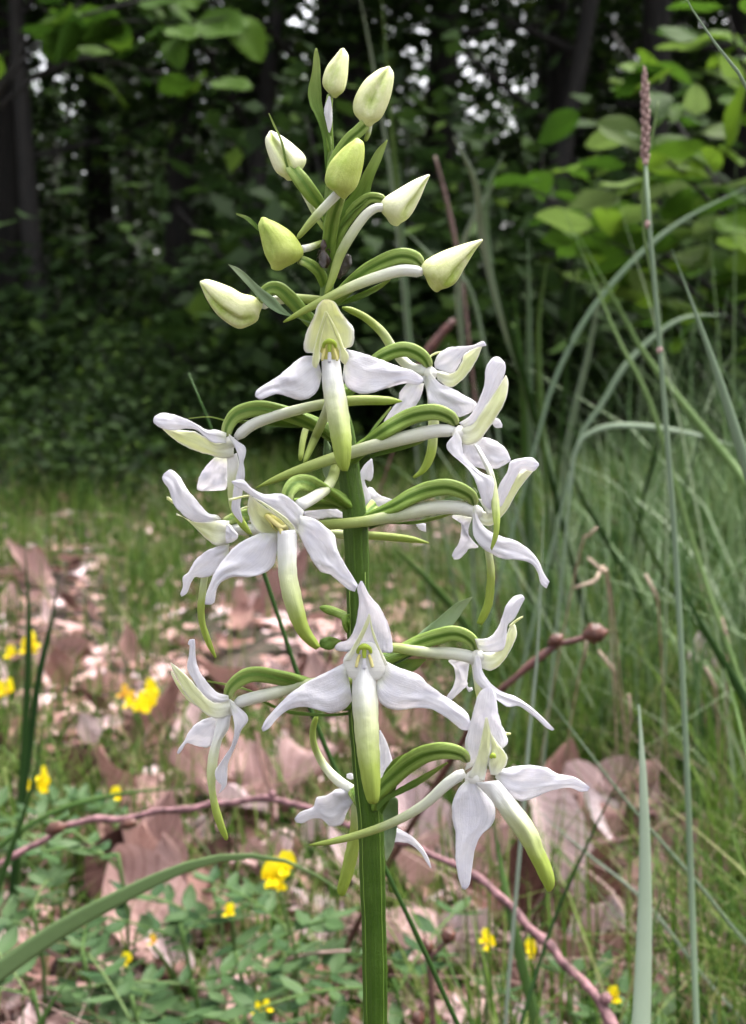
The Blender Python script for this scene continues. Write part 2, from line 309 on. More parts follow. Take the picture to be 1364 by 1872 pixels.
# topmost open flower, facing the viewer
f = flower('topmost open flower with a cream hood', (2, '1160,430,34 1200,520,34 1225,640,34 1240,760,34', (-2, -6, -11, -12)), 12, [
 ('dorsal_sepal', 2, '1115,470 1070,430 1015,421 1009,355 1035,270 1068,205 1092,135 1125,98 1152,93', '1235,470 1270,400 1308,386 1323,330 1315,268 1272,215 1235,165 1203,112 1160,93', (-.9, -.4, .6, 1.6), 'hood', dict(cup=-1.6, m=13)),
 ('petal', 2, '1085,525 1060,500 1066,420 1088,330 1118,235 1140,165', '1085,525 1108,470 1108,380 1128,285 1152,205 1152,170', (.9, 1.2, 1.6), 'petal', dict(cup=.3)),
 ('petal', 2, '1265,505 1290,450 1255,385 1235,325 1192,240 1152,168', '1265,505 1235,470 1232,400 1205,330 1165,230 1146,185', (.9, 1.2, 1.6), 'petal', dict(cup=.3)),
 ('lateral_sepal', 2, '1090,445 1000,450 920,510 850,570 770,620 715,658 703,690', '1120,560 1103,640 1070,690 1000,722 920,705 850,683 790,698 740,719 708,702', (-.6, .2, 1.0, 2.2), 'sepal', dict(cup=.7)),
 ('lateral_sepal', 3, '225,365 320,390 420,425 520,463 600,488 655,524 664,545', '205,520 230,580 280,612 340,621 420,600 500,575 570,560 630,571 660,556', (-.6, .2, 1.0, 2.0), 'sepal', dict(cup=.7)),
 ('lip', 2, '1118,468 1122,620 1142,760 1166,900 1187,1020 1215,1120 1245,1164', '1232,468 1257,620 1284,760 1300,900 1306,1000 1297,1110 1280,1165', (-.9, 1.4, 2.4, 2.4), 'lip', dict(cup=1.5, m=13)),
 ('T', 'spur', 2, '1170,500,36 1190,640,34 1150,790,30 1085,940,28 1010,1112,16', (-2, -9, -12, -11, -9), 'spur')])
front_column(f, 2, 1168, 425, 1.0, 12)
# upper left flower in profile
flower('left facing flower with a thin green bract above its upper sepal', (2, '530,945,30 545,880,36 600,810,42 720,772,44 850,785,44 990,830,44 1100,880,42 1215,960,44', (0, 0, .5, .8, .6, .2, 0, 0)), -1, [
 ('dorsal_sepal', 2, '525,925 460,905 400,905 330,865 240,825 140,800 80,820 68,850', '525,990 440,985 390,950 330,905 260,900 190,911 110,892 72,862', (1.2, 1.6, 1.2, .8), 'sepal', dict(cup=.9, tilt=.3)),
 ('petal', 2, '575,950 480,985 400,955 330,918 240,908 128,898', '570,1075 500,1086 420,1062 340,1040 250,1000 180,950 128,903', (.6, 1.0, .4, -.4), 'hood', dict(cup=1.2, tilt=-.4)),
 ('lateral_sepal', 2, '540,930 600,980 642,1010 646,1060 632,1110 641,1170 636,1230 625,1300 612,1380 628,1470', '540,950 585,1030 605,1110 590,1180 572,1260 562,1330 556,1400 575,1440 620,1490', (1.5, 2.6, 2.6, 2.0), 'sepal', dict(cup=.5, tilt=.5)),
 ('lateral_sepal', 2, '450,1078 400,1130 360,1190 345,1240 343,1278 370,1288', '535,1080 532,1150 530,1230 520,1277 450,1286 380,1287', (-1.6, -2.8, -3.2), 'sepal', dict(cup=.5)),
 ('lip', 2, '528,1075 530,1200 535,1330 550,1400 600,1500 660,1560', '590,1050 605,1130 585,1220 570,1320 590,1400 640,1470 690,1560', (.2, -.6, -1.2, -1.4), 'lip', dict(cup=.6)),
 ('T', 'spur', 2, '585,955,36 700,868,36 900,800,34 1135,745,32 1350,722,32 1540,725,26 1620,728,8', (0, .8, 1.6, 3, 3.4, 3, 2.4), 'spur')], joint=(2, 545, 990, 44, .3))
# flower below it, mostly behind the central one
flower('left facing flower half hidden behind the one with the open hood', (4, '440,470,26 520,430,30 640,400,36 850,350,40 1100,330,40 1240,345,40', (0, -1, -1, -1, 0, 0)), -3, [
 ('dorsal_sepal', 4, '425,440 400,415 340,400 270,320 210,250 170,180 112,131 65,158', '405,448 330,461 240,450 172,400 125,340 100,260 66,210 56,182', (1.2, 1.6, 1.4, .8), 'sepal', dict(cup=.9, tilt=.3)),
 ('petal', 4, '475,450 400,448 320,458 240,452 145,402', '475,590 400,606 340,570 270,502 200,435 145,415', (.6, 1.1, .4, -.4), 'hood', dict(cup=1.0)),
 ('petal', 4, '140,330 120,320 100,302 84,300', '140,345 120,342 100,326 84,318', (-1.2, -1.4), 'petal'),
 ('lateral_sepal', 4, '475,595 400,610 330,640 260,700 220,770 185,800 185,860 168,908', '470,650 420,740 370,790 300,806 262,800 236,840 212,900 178,924', (.6, 1.0, 1.4, 1.2), 'sepal', dict(cup=.8)),
 ('lateral_sepal', 4, '455,470 500,500 532,545 502,580 462,592', '455,480 452,520 452,560 456,588', (1.8, 2.2, 1.8), 'sepal', dict(cup=.4)),
 ('lip', 4, '300,790 285,900 275,1000 288,1100 330,1220 385,1308', '345,790 330,900 322,1000 328,1090 360,1190 397,1300', (.4, .6, .4, .2), 'lipgreen', dict(cup=.8)),
 ('T', 'spur', 4, '480,500,36 620,505,34 900,500,30 1180,535,28 1400,545,26 1600,565,22 1720,590,8', (0, -2, -4, -5, -5, -4, -3), 'spur')], joint=(4, 455, 510, 48, .3))
# central flower with open hood, turned a little to the left
f = flower('flower with an open greenish hood turned slightly left', (4, '850,340,30 850,280,40 890,225,46 960,215,48 1040,245,46 1140,300,42 1250,370,36', (-1, -1.5, -2, -4, -7, -10, -12)), 12, [
 ('dorsal_sepal', 4, '940,388 900,350 840,300 780,279 700,285 620,250 560,195 488,203', '908,532 870,490 800,432 720,372 640,312 570,266 515,238 492,214', (-.6, .6, 1.6, 2.2), 'sepal', dict(cup=1.2)),
 ('petal', 4, '600,288 588,370 600,430 630,500 690,535 780,530', '605,288 665,340 725,382 800,432 850,480 860,520', (1.0, .4, -.4), 'hood', dict(cup=-1.2)),
 ('petal', 4, '470,312 520,303 565,292 600,288', '472,328 520,318 565,306 600,302', (1.6, 1.0), 'petal'),
 ('petal', 4, '545,372 570,362 595,358', '545,385 570,376 595,372', (1.2, .6), 'petal'),
 ('petal', 4, '600,292 680,330 760,380 840,440 905,520', '610,300 680,345 750,400 820,465 890,540', (1.6, 1.4, .6), 'hood', dict(cup=.2)),
 ('lateral_sepal', 4, '670,525 590,560 510,610 440,690 390,760 355,840 330,910 322,972', '790,530 772,640 750,730 680,782 600,801 500,801 430,830 396,880 382,960 345,974', (.2, .8, 1.4, 1.6), 'sepal', dict(cup=.8)),
 ('lateral_sepal', 4, '915,415 1010,440 1090,500 1136,550 1146,620 1190,710 1240,790 1277,850', '900,520 950,620 1000,710 1045,767 1110,790 1170,840 1220,880 1258,893', (.2, .6, 1.0, 1.4), 'sepal', dict(cup=.7)),
 ('lip', 4, '775,515 775,640 780,770 800,900 840,1030 890,1140 960,1220 1015,1255', '898,505 896,640 897,770 922,900 952,1040 982,1130 1020,1190 1046,1236', (.6, 1.8, 2.2, 1.6), 'lip', dict(cup=1.3, m=13)),
 ('T', 'spur', 4, '900,360,40 985,315,38 1070,255,36 1115,190,34 1140,110,32 1160,20,26', (-1, -2, -5, -8, -11, -14), 'spur'),
 ('B', 'column', 4, '700,440 690,420 720,400 790,440 840,480', '800,545 760,510 730,480 760,490 830,520', (.2, .4, .2), 'cavity', dict(deep=.6)),
 ('T', 'pollinium', 4, '705,415,12 750,455,15 800,490,14 835,480,8', (.9, 1.1, .9), 'pollen'),
 ('T', 'anther', 4, '790,490,12 800,520,14 805,540,10', (1.0, 1.1), 'pollen')], joint=(4, 850, 470, 70, -.8))
# bottom central flower facing the viewer
f = flower('large lowest central flower facing straight out with spread sepals', (7, '0,420,34 10,520,34 10,650,36 0,760,36', (-2, -6, -10, -12)), 13, [
 ('dorsal_sepal', 5, '150,1210 132,1165 78,1177 36,1162 58,1126 110,1110 150,1050 172,950 178,870 168,810 188,768', '290,1210 300,1160 372,1184 367,1090 345,1010 300,920 240,850 215,800 197,768', (-.9, -.4, .6, 2.0), 'sepal', dict(cup=-1.4, m=13)),
 ('petal', 5, '90,1235 128,1170 168,1102 203,1032 226,978 234,958', '132,1228 168,1160 203,1095 232,1030 247,982 240,958', (.9, 1.2, 1.4), 'hood', dict(cup=.3)),
 ('petal', 5, '330,1262 290,1165 265,1110 246,1040 239,972', '345,1250 322,1200 297,1150 276,1090 259,1040 245,970', (.9, 1.2, 1.4), 'hood', dict(cup=.3)),
 ('lateral_sepal', 6, '1085,255 960,320 860,370 760,440 680,520 620,590 597,640', '1125,475 1080,527 1000,551 920,531 830,515 750,535 690,580 640,640 604,658', (-.4, .4, 1.2, 2.4), 'sepal', dict(cup=.8)),
 ('lateral_sepal', 7, '120,480 220,530 320,565 380,620 460,680 550,740 605,790 621,845', '85,640 105,720 150,756 210,770 290,760 380,760 450,790 520,840 570,880 607,884', (-.4, .4, 1.2, 2.2), 'sepal', dict(cup=.8)),
 ('lip', 6, '1130,268 1121,450 1131,600 1146,750 1166,880 1190,1000 1213,1068 1240,1080', '1252,268 1271,450 1276,600 1281,750 1286,880 1286,980 1277,1060 1252,1081', (-.9, 1.4, 2.2, 2.2), 'lip', dict(cup=1.6, m=13)),
 ('B', 'hood_wall', 6, '1085,310 1070,250 1090,205 1130,175', '1310,310 1315,250 1290,200 1265,170', (.0, -.2, -.2), 'hood', dict(deep=.25)),
 ('T', 'spur', 7, '10,540,34 20,620,32 60,760,28 50,900,20', (-3, -8, -16, -19), 'spur')])
front_column(f, 6, 1193, 235, 1.0, 13.4)
# lower right flower, three-quarter view
f = flower('lowest right flower with one sepal hanging down and its lip swept right', (8, '790,335,14 765,300,26 700,284,32 620,296,34 550,335,36 480,400,34 410,478,32 385,540,30', (0, .5, .5, 0, -2, -4, -6, -7)), 8, [
 ('dorsal_sepal', 7, '585,1115 600,1060 589,960 610,870 635,780 660,690 690,650 716,641', '790,1000 832,955 820,900 797,850 776,770 766,690 746,650 726,641', (-.4, .2, .8, .2), 'sepal', dict(cup=-.9, m=11)),
 ('petal', 7, '600,1150 638,1080 668,980 690,880 704,812', '700,1170 722,1060 737,980 737,900 718,812', (.8, 1.0, 1.0), 'hood', dict(cup=.5)),
 ('petal', 7, '770,1140 800,1110 825,1075 829,1030 802,990 770,950 734,895', '735,1135 722,1070 728,1020 735,980 734,930 732,897', (.8, .9, 1.0), 'hood', dict(cup=.4)),
 ('petal', 7, '815,893 850,898', '815,914 850,909', (-.6, -.6), 'petal'),
 ('lateral_sepal', 7, '770,1110 880,1086 960,1081 1050,1095 1120,1131 1200,1145 1260,1178 1298,1208', '760,1150 820,1235 890,1282 960,1276 1040,1240 1120,1216 1190,1211 1240,1232 1285,1228', (.4, .6, .4, -.4), 'sepal', dict(cup=.7)),
 ('lateral_sepal', 8, '785,412 745,455 721,520 722,580 736,650 735,740 745,820 764,882', '812,418 850,458 895,508 908,560 890,610 840,660 816,730 806,800 796,865 776,886', (.6, 1.2, 1.6, 2.0), 'sepal', dict(cup=.7)),
 ('lip', 8, '820,425 890,502 950,590 1010,672 1060,760 1100,840 1130,893', '920,415 985,490 1042,560 1086,630 1116,710 1151,790 1163,860 1146,894', (1.0, 1.8, 2.0, 1.4), 'lip', dict(cup=1.2, m=13)),
 ('T', 'spur', 8, '775,380,26 700,430,25 600,520,22 480,590,20 350,640,18 210,677,14 105,694,5', (-1, -1, -2, -3, -4, -4, -4), 'spur'),
 ('T', 'anther', 7, '735,1040,10 748,1022,12 760,1040,10', (1.0, 1.2, 1.0), 'anther'),
 ('B', 'column', 7, '738,1085 730,1060 742,1035', '775,1090 780,1060 765,1035', (.6, .6), 'cavity', dict(deep=.5))], joint=(8, 815, 408, 40, .2))
# lower left flower in profile
flower('lower left flower in profile with its hood pointing up', (6, '405,465,24 425,405,32 490,345,38 570,322,40 680,335,40 800,360,40 940,420,40 1120,520,40', (0, .5, .6, .4, 0, 0, 0, 0)), 1, [
 ('dorsal_sepal', 6, '405,448 340,430 290,380 240,310 216,230 211,130 198,121', '408,475 350,491 290,470 240,420 195,350 165,290 175,220 180,160 168,148 180,124', (1.0, 1.5, 1.6, 1.4), 'sepal', dict(cup=.6, tilt=.5)),
 ('petal', 6, '415,470 340,490 290,470 230,408 170,340 110,285 70,257', '415,565 340,582 280,560 200,490 150,430 110,350 80,300 70,263', (.8, 1.2, .8, .2), 'hood', dict(cup=.9)),
 ('petal', 6, '300,540 200,470 120,375 95,330 78,303', '310,570 240,524 170,476 110,400 75,330 73,308', (-.6, -.8, -1.0), 'hood', dict(cup=.5)),
 ('lateral_sepal', 6, '355,565 280,580 220,610 175,660 150,710 120,750 106,780', '350,600 322,690 295,746 240,746 190,731 160,726 136,766 114,790', (-.6, -1.4, -1.8, -1.6), 'sepal', dict(cup=.7)),
 ('lateral_sepal', 6, '410,475 470,520 512,560 517,600 480,650 456,720 420,800 400,860 396,960 365,1005 347,1018', '412,490 430,570 440,640 425,730 390,790 350,850 327,890 335,940 365,972 348,1014', (1.4, 2.4, 2.6, 2.2), 'sepal', dict(cup=.4, tilt=.6)),
 ('lip', 6, '340,575 320,680 290,790 280,900 290,1000 310,1120 345,1220 383,1287', '420,560 407,640 372,700 351,780 336,900 331,1000 351,1090 381,1190 404,1270 398,1291', (.4, .8, 1.0, .6), 'lip', dict(cup=1.0)),
 ('T', 'spur', 6, '445,495,34 540,465,36 650,440,36 770,405,34 940,370,30 1100,360,24 1250,380,10', (0, .2, .4, 0, 1, 3, 3), 'spur')], joint=(6, 405, 520, 50, .3))
# right flower above the lowest one
flower('right facing flower above the lowest right one with a broad grey green bract', (7, '655,430,24 640,385,32 590,346,36 520,332,38 430,356,40 330,395,40 220,450,40 60,520,40', (0, .4, .4, 0, -.4, -.6, 0, 2)), -2, [
 ('dorsal_sepal', 7, '645,365 720,360 770,310 800,240 820,180 860,130 908,114 926,130', '665,430 740,441 800,430 822,380 832,290 872,250 902,190 928,140', (1.0, 1.4, 1.6, 1.4), 'sepal', dict(cup=.8)),
 ('petal', 7, '670,440 760,438 810,395 832,320 860,272 876,290', '680,530 735,546 792,510 842,440 882,350 879,298', (.4, .9, .6, 0), 'hood', dict(cup=.9)),
 ('petal', 7, '838,290 870,262 895,245 918,236', '845,306 875,277 900,258 920,244', (1.2, 1.0), 'petal'),
 ('lateral_sepal', 7, '560,476 500,485 498,497 525,525 535,580 520,640 483,695', '618,480 610,540 602,600 603,628 560,670 510,713 488,700', (-1.2, -2.0, -2.4), 'sepal', dict(cup=.6)),
 ('lateral_sepal', 7, '596,618 610,640 630,640', '596,640 612,666 634,655', (-2, -2), 'sepal', dict(n=10)),
 ('lateral_sepal', 7, '655,435 680,490 690,550 730,610 790,660 870,690 950,740 1020,800 1070,850 1097,878', '640,470 638,540 645,600 690,650 760,705 830,751 890,746 950,782 1010,832 1050,870 1085,886', (1.4, 2.2, 2.2, 1.6), 'sepal', dict(cup=.5, tilt=.4)),
 ('lip', 7, '625,500 640,620 665,760 690,900', '670,500 690,620 710,760 720,900', (-.6, -2, -3.5, -4), 'lip', dict(cup=.6)),
 ('T', 'spur', 7, '665,490,36 600,463,36 500,447,34 400,442,32 300,432,30 180,415,28 60,420,22 -40,440,9', (0, 0, 0, 0, 1, 2, 3, 3), 'spur')], joint=(7, 662, 470, 46, .3))
# right flower in the middle
flower('right facing middle flower with a lilac tip to its upper sepal', (5, '850,325,24 830,275,34 760,238,40 680,224,42 580,245,44 480,290,44 390,345,42 280,395,40 190,430,36', (0, .4, .6, .4, 0, 0, 0, -1, -2)), 3, [
 ('dorsal_sepal', 5, '870,290 960,300 990,215 1040,130 1056,75 1110,58 1180,51 1222,86', '940,410 1000,345 1050,250 1100,152 1132,122 1190,132 1223,98', (.6, 1.2, 1.4, 1.8), 'sepal', dict(cup=.8)),
 ('petal', 5, '860,340 930,370 1000,330 1052,232 1100,145 1150,112', '855,405 900,442 950,446 1000,402 1042,350 1092,260 1142,190 1190,131', (.2, .8, .6, .2), 'hood', dict(cup=1.0)),
 ('lateral_sepal', 5, '850,325 880,420 940,480 1010,510 1100,540 1170,590 1220,650 1250,720 1284,772', '838,360 842,500 890,572 950,612 1020,641 1110,646 1180,670 1215,720 1232,782 1266,812', (1.4, 2.2, 2.4, 2.0), 'sepal', dict(cup=.6, tilt=.3)),
 ('lateral_sepal', 5, '760,385 722,386 722,402 760,402 772,460 760,540 730,590 717,620', '836,400 812,480 832,530 872,572 815,582 803,600 762,640 728,643', (-1.2, -2.0, -2.4), 'sepal', dict(cup=.5)),
 ('lip', 5, '905,580 920,700 917,800 905,890 880,960 861,1010', '950,590 966,700 965,800 955,900 925,975 890,1026', (.2, 0, -.4, -.6), 'lipgreen', dict(cup=.8)),
 ('T', 'spur', 5, '860,380,34 760,342,38 600,346,40 400,388,38 200,424,32 0,442,30 -140,450,22 -200,452,8', (0, 0, 0, 0, 0, .5, 0, 0), 'spur')], joint=(5, 862, 370, 42, .3))
# right flower above it
flower('right facing flower with a twisted sepal falling in front of the one below', (3, '850,795,24 820,752,34 740,724,40 660,732,42 580,760,44 480,820,44 390,885,42 290,950,38 240,1010,34', (0, .4, .6, .4, 0, 0, 0, -2, -3)), 4, [
 ('dorsal_sepal', 3, '865,785 930,740 980,650 1010,560 1015,480 1050,420 1090,410 1124,440', '905,825 965,780 1024,680 1084,590 1120,522 1131,470 1126,446', (.8, 1.2, 1.2, .8), 'sepal', dict(cup=.7)),
 ('petal', 3, '870,815 950,768 1012,690 1072,600 1130,514', '852,860 900,908 972,892 1032,820 1092,730 1132,650 1146,560 1134,517', (.6, 1.2, 1.0, .4), 'hood', dict(cup=1.0)),
 ('lateral_sepal', 3, '1075,755 1095,765 1112,795', '1050,785 1072,812 1110,812', (-1, -1.4), 'sepal', dict(n=12)),
 ('lateral_sepal', 3, '850,825 880,880 890,960 940,1020 1000,1070 1062,1100 1058,1200 1046,1275', '838,850 793,910 820,960 890,1020 940,1080 970,1150 1000,1235 1040,1278', (1.6, 2.6, 3.0, 2.6), 'sepal', dict(cup=.3, tilt=.4)),
 ('lateral_sepal', 3, '945,892 1000,866 1070,885 1130,930 1158,988', '955,950 1000,1012 1060,1046 1110,1031 1156,1002', (-1, -1.6, -2), 'sepal', dict(cup=.8)),
 ('lip', 3, '885,890 885,960 905,1010 950,1030 1000,1045', '950,895 975,940 1000,985 1020,1020 1035,1060', (.4, .4, .2), 'sepal', dict(cup=.6)),
 ('lip', 3, '940,900 990,990 1030,1080 1056,1130 1048,1250 1062,1380 1043,1495', '978,915 1034,1010 1064,1070 1087,1180 1099,1310 1087,1430 1052,1508', (1.0, 1.6, 3.4, 3.6), 'lip', dict(cup=.6)),
 ('T', 'spur', 3, '850,830,34 740,830,38 600,860,40 400,910,38 200,970,34 0,1038,30 -150,1095,22 -285,1152,6', (0, 0, 0, 0, -1, 0, .5, .5), 'spur')], joint=(3, 868, 845, 44, .4))
# right flower behind the topmost one
flower('right facing flower behind the topmost one', (3, '702,470,22 672,418,32 610,380,36 540,372,38 460,400,38 390,450,38 280,560,36 180,640,34', (0, .3, .4, .2, 0, 0, 2, 3)), -6, [
 ('dorsal_sepal', 3, '725,445 745,400 800,360 870,350 940,345 1000,321 1020,340', '728,472 780,497 830,502 870,450 890,402 940,366 1020,347', (.8, 1.2, 1.0, .4), 'sepal', dict(cup=.7)),
 ('petal', 3, '725,485 830,500 880,440 900,390 997,344', '745,542 810,583 860,562 920,502 970,420 997,352', (.2, .6, .2), 'hood', dict(cup=.8)),
 ('petal', 3, '685,412 730,386 772,376', '690,420 732,398 772,384', (-.8, -.8), 'petal', dict(n=10)),
 ('lateral_sepal', 3, '700,495 760,560 830,590 900,630 965,672 942,720 872,752', '680,540 688,640 700,692 760,712 820,732 868,752', (1.0, 1.6, 1.4), 'sepal', dict(cup=.6)),
 ('lateral_sepal', 3, '570,560 530,610 520,660 480,710 438,776', '668,560 652,630 612,702 562,752 512,782 446,781', (-1, -1.6, -2), 'sepal', dict(cup=.6)),
 ('lip', 3, '650,520 680,600 690,740 690,880 672,980 640,1050 602,1090', '720,510 735,640 752,760 745,880 728,980 680,1060 612,1101', (0, -.2, -.4, -.6), 'lip', dict(cup=.8)),
 ('T', 'spur', 3, '680,492,34 590,470,32 500,375,28 430,272,26 340,192,22 262,150,20 205,132,14', (0, -2, -2, -1, -1, 0, 1), 'spur')], joint=(3, 705, 505, 40, .2))
# flowers on the far side of the stem
flower('flower behind the stem with a curled white sepal', (5, '260,330,30 220,400,32 180,450,34', (0, 5, 9)), -11, [
 ('lateral_sepal', 5, '200,385 190,280 180,190 185,140 210,95 250,58', '270,378 240,262 216,203 214,174 246,190 263,140 257,64', (0, .4, 0), 'sepal', dict(cup=.5)),
 ('lateral_sepal', 5, '198,300 240,222 300,270 378,297', '200,386 265,382 320,342 376,301', (-.4, -.2, .2), 'sepal', dict(cup=.4)),
 ('lateral_sepal', 5, '495,420 530,430 566,436', '505,432 530,470 568,484', (0, 0), 'sepal', dict(n=10)),
 ('dorsal_sepal', 4, '1240,440 1150,380 1060,345 970,352 930,400', '1240,450 1170,432 1100,430 1020,440 950,425', (-1, -1, -1), 'sepal', dict(cup=.5)),
 ('lip', 5, '180,420 170,540 160,660 150,780', '215,420 205,540 195,660 165,790', (-1, -1.5, -1), 'lip', dict(cup=.5)),
 ('T', 'spur', 2, '1260,900,24 1150,860,24 1040,880,20 1005,960,20 985,1098,16', (-2, -3, -2, -1, 0), 'spur')])
flower('lowest flower on the far side of the stem with a drooping sepal each side', (8, '300,460,24 330,500,28 370,560,30', (0, 5, 9)), -11, [
 ('lateral_sepal', 8, '300,455 230,452 180,480 140,488 122,530 70,550 43,580', '300,500 266,560 250,602 200,614 160,582 120,580 80,599 50,597', (0, .4, .6), 'sepal', dict(cup=.6)),
 ('lateral_sepal', 8, '440,600 540,650 590,700 620,750 632,790', '440,680 530,686 580,722 610,767 629,794', (0, .2, .4), 'sepal', dict(cup=.4)),
 ('dorsal_sepal', 8, '380,420 440,400 466,345 460,315 440,250 412,198', '380,400 400,330 404,280 406,240 407,215 408,200', (0, .4, .2), 'sepal', dict(cup=.4)),
 ('petal', 8, '268,388 285,384 300,392', '266,404 284,412 300,408', (0, 0), 'sepal', dict(n=10)),
 ('lip', 8, '285,485 284,600 262,720 240,820 226,885 236,908', '335,485 335,600 322,710 292,830 262,905 246,914', (0, -.4, 0), 'lipgreen', dict(cup=1.0)),
 ('T', 'spur', 8, '300,462,22 230,415,22 170,350,18 130,270,15 122,200,14 140,135,12', (0, -1, -2, -2, -1, 0), 'spur')])
flower('flower stub on the stem above the lowest central flower', (6, '1180,40,26 1110,60,30 1085,10,24 1130,-30,20', (0, 3, 4, 2)), -3, [
 ('lip', 6, '935,125 980,108 1020,112 1060,130', '930,165 970,182 1010,180 1060,135', (4, 4, 3), 'bract', dict(cup=.4)),
 ('T', 'spur', 5, '120,985,30 60,955,26 0,935,26 -50,920,10', (3, 2, 1, 1), 'ovary')])

# buds
def bud(label, reg, A, B, ds, mat, dz, kids=(), grooves=(), **kw):
    b = blob('bud', reg, A, B, ds, mat, orchid, dz, grooves=grooves, **kw)
    if label: b['label'] = label
    for k in kids:
        if k[0] == 'T': tube(k[1], k[2], k[3], k[4], k[5], b, dz, **(k[6] if len(k) > 6 else {}))
        elif k[0] == 'B': blob(k[1], k[2], k[3], k[4], k[5], k[6], b, dz, **(k[7] if len(k) > 7 else {}))
        else: ribbon(k[0], k[1], k[2], k[3], k[4], k[5], b, dz=dz, **(k[6] if len(k) > 6 else {}))
G3 = (1.75,)
bud('topmost closed bud', 1, '600,258 572,225 568,190 585,140 615,100 640,70', '630,266 658,240 671,190 675,140 676,95 660,68', (0, 0), 'bud', 0, [
 ('T', 'ovary', 1, '598,255,12 590,320,15 592,400,15 598,500,14', (0, 0, 0), 'ovary', dict(amp=.3, k=30, ridges=3)),
 ('petal', 1, '592,262 574,320 582,370 592,412', '600,265 609,330 607,380 598,416', (1, 1.2, 1), 'sepal', dict(cup=.6))], (1.2,))
bud('tall bud with a deep groove down its middle', 1, '725,368 697,330 699,275 740,200 800,152 832,142', '775,382 815,350 848,275 863,205 863,165 848,142', (0, .4), 'bud', 1, [
 ('T', 'ovary', 1, '750,372,22 715,410,22 670,455,22 620,540,22 598,640,20', (0, 0, 0, 0), 'ovary', dict(amp=.3, k=30, ridges=3, twist=3)),
 ('T', 'spur', 1, '765,375,12 757,420,11 745,450,8', (-1, -1), 'spur')], (1.6,), gd=.5, gw=.26)
bud('white bud leaning left behind a hair thin bract', 1, '415,607 372,575 340,500 329,445 345,412', '470,585 497,545 494,510 445,462 390,422 362,410', (0, 0), 'budw', 0, [
 ('T', 'ovary', 1, '425,555,22 465,600,28 520,665,28 570,725,22 600,800,18', (1, 1, .6, 0, 0), 'ovary', dict(amp=.3, k=30, ridges=3, twist=4)),
 ('T', 'spur', 1, '480,640,14 510,700,13 545,770,11 585,830,8', (-.6, -.6, 0), 'spur')], (1.4,))
bud('green bud standing in the middle of the cluster', 1, '625,665 588,640 578,600 598,540 650,480 700,443', '668,684 710,640 734,565 743,495 738,455 718,440', (0, .5), 'budg', 6, [
 ('T', 'spur', 1, '640,660,20 590,710,19 530,775,18 462,856,10', (-1, -1, -1, -1), 'spur'),
 ('T', 'ovary', 1, '640,670,22 612,760,26 600,860,26 597,960,22', (-2, -4, -5, -6), 'ovary', dict(amp=.3, k=30, ridges=3, twist=3))], (.9,), gd=.16)
bud('pale bud leaning right on an arched stalk', 1, '840,778 808,735 818,692 880,650 950,610 1005,588', '885,797 930,765 968,700 998,630 1014,594', (0, .5), 'budw', 2, [
 ('T', 'ovary', 1, '830,694,16 790,684,18 750,692,20 690,750,24 640,830,24 610,930,24 598,1000,20', (0, 0, -.5, -1, -1, -2, -2), 'ovary', dict(amp=.3, k=30, ridges=3, twist=4)),
 ('T', 'spur', 1, '830,728,18 790,728,19 745,760,20 690,835,21 640,925,20 605,1030,16 578,1095,8', (.6, .8, .8, .8, .6, .8, 1), 'spur')], (2.3,), gd=.4)
bud('long pointed bud on the far right arching stalk', 1, '1000,1020 975,985 990,950 1060,910 1150,878 1228,857', '1050,1072 1115,1045 1160,975 1203,905 1233,866', (0, .5), 'bud', 2, [
 ('T', 'ovary', 1, '985,965,20 950,935,26 890,928,28 820,955,28 740,1005,28 660,1075,26 600,1130,22', (0, 0, 0, -.5, -1, -2, -2), 'ovary', dict(amp=.3, k=30, ridges=3, twist=4)),
 ('T', 'spur', 1, '985,995,24 900,988,25 800,1014,24 690,1055,22 580,1108,19 500,1150,15 405,1203,7', (.6, .8, 1, 1.4, 2, 2, 2), 'spur')], (2.4,), gd=.42)
bud('squat green bud on the left with a hooked bract', 1, '355,972 328,920 310,850 300,800 312,772', '405,980 470,945 488,905 445,835 385,792 335,770', (0, .3), 'budg', 3, [
 ('T', 'ovary', 1, '470,945,18 520,968,20 560,1003,20 585,1060,18', (0, -1, -2, -3), 'ovary', dict(amp=.3, k=30, ridges=3, twist=3)),
 ('T', 'spur', 1, '478,900,16 520,890,15 570,872,13', (0, -1, -3), 'spur')], (.8,), gd=.16)
bud('far left pale bud split by a green line', 2, '745,112 690,72 620,55 560,20 470,-15 405,-32 368,-22', '735,165 720,225 660,262 600,276 530,240 460,180 400,90 360,-5', (0, .5), 'bud', 0, [
 ('T', 'ovary', 2, '735,115,26 780,40,34 850,30,38 930,90,40 1010,170,40 1090,260,36', (0, .4, .4, 0, 0, 0), 'ovary', dict(amp=.3, k=30, ridges=3, twist=4)),
 ('T', 'spur', 2, '740,135,28 830,100,30 940,88,30 1070,95,28 1150,100,24', (-.8, -1, -1, 0, 1), 'spur')], (2.2,), gd=.42)
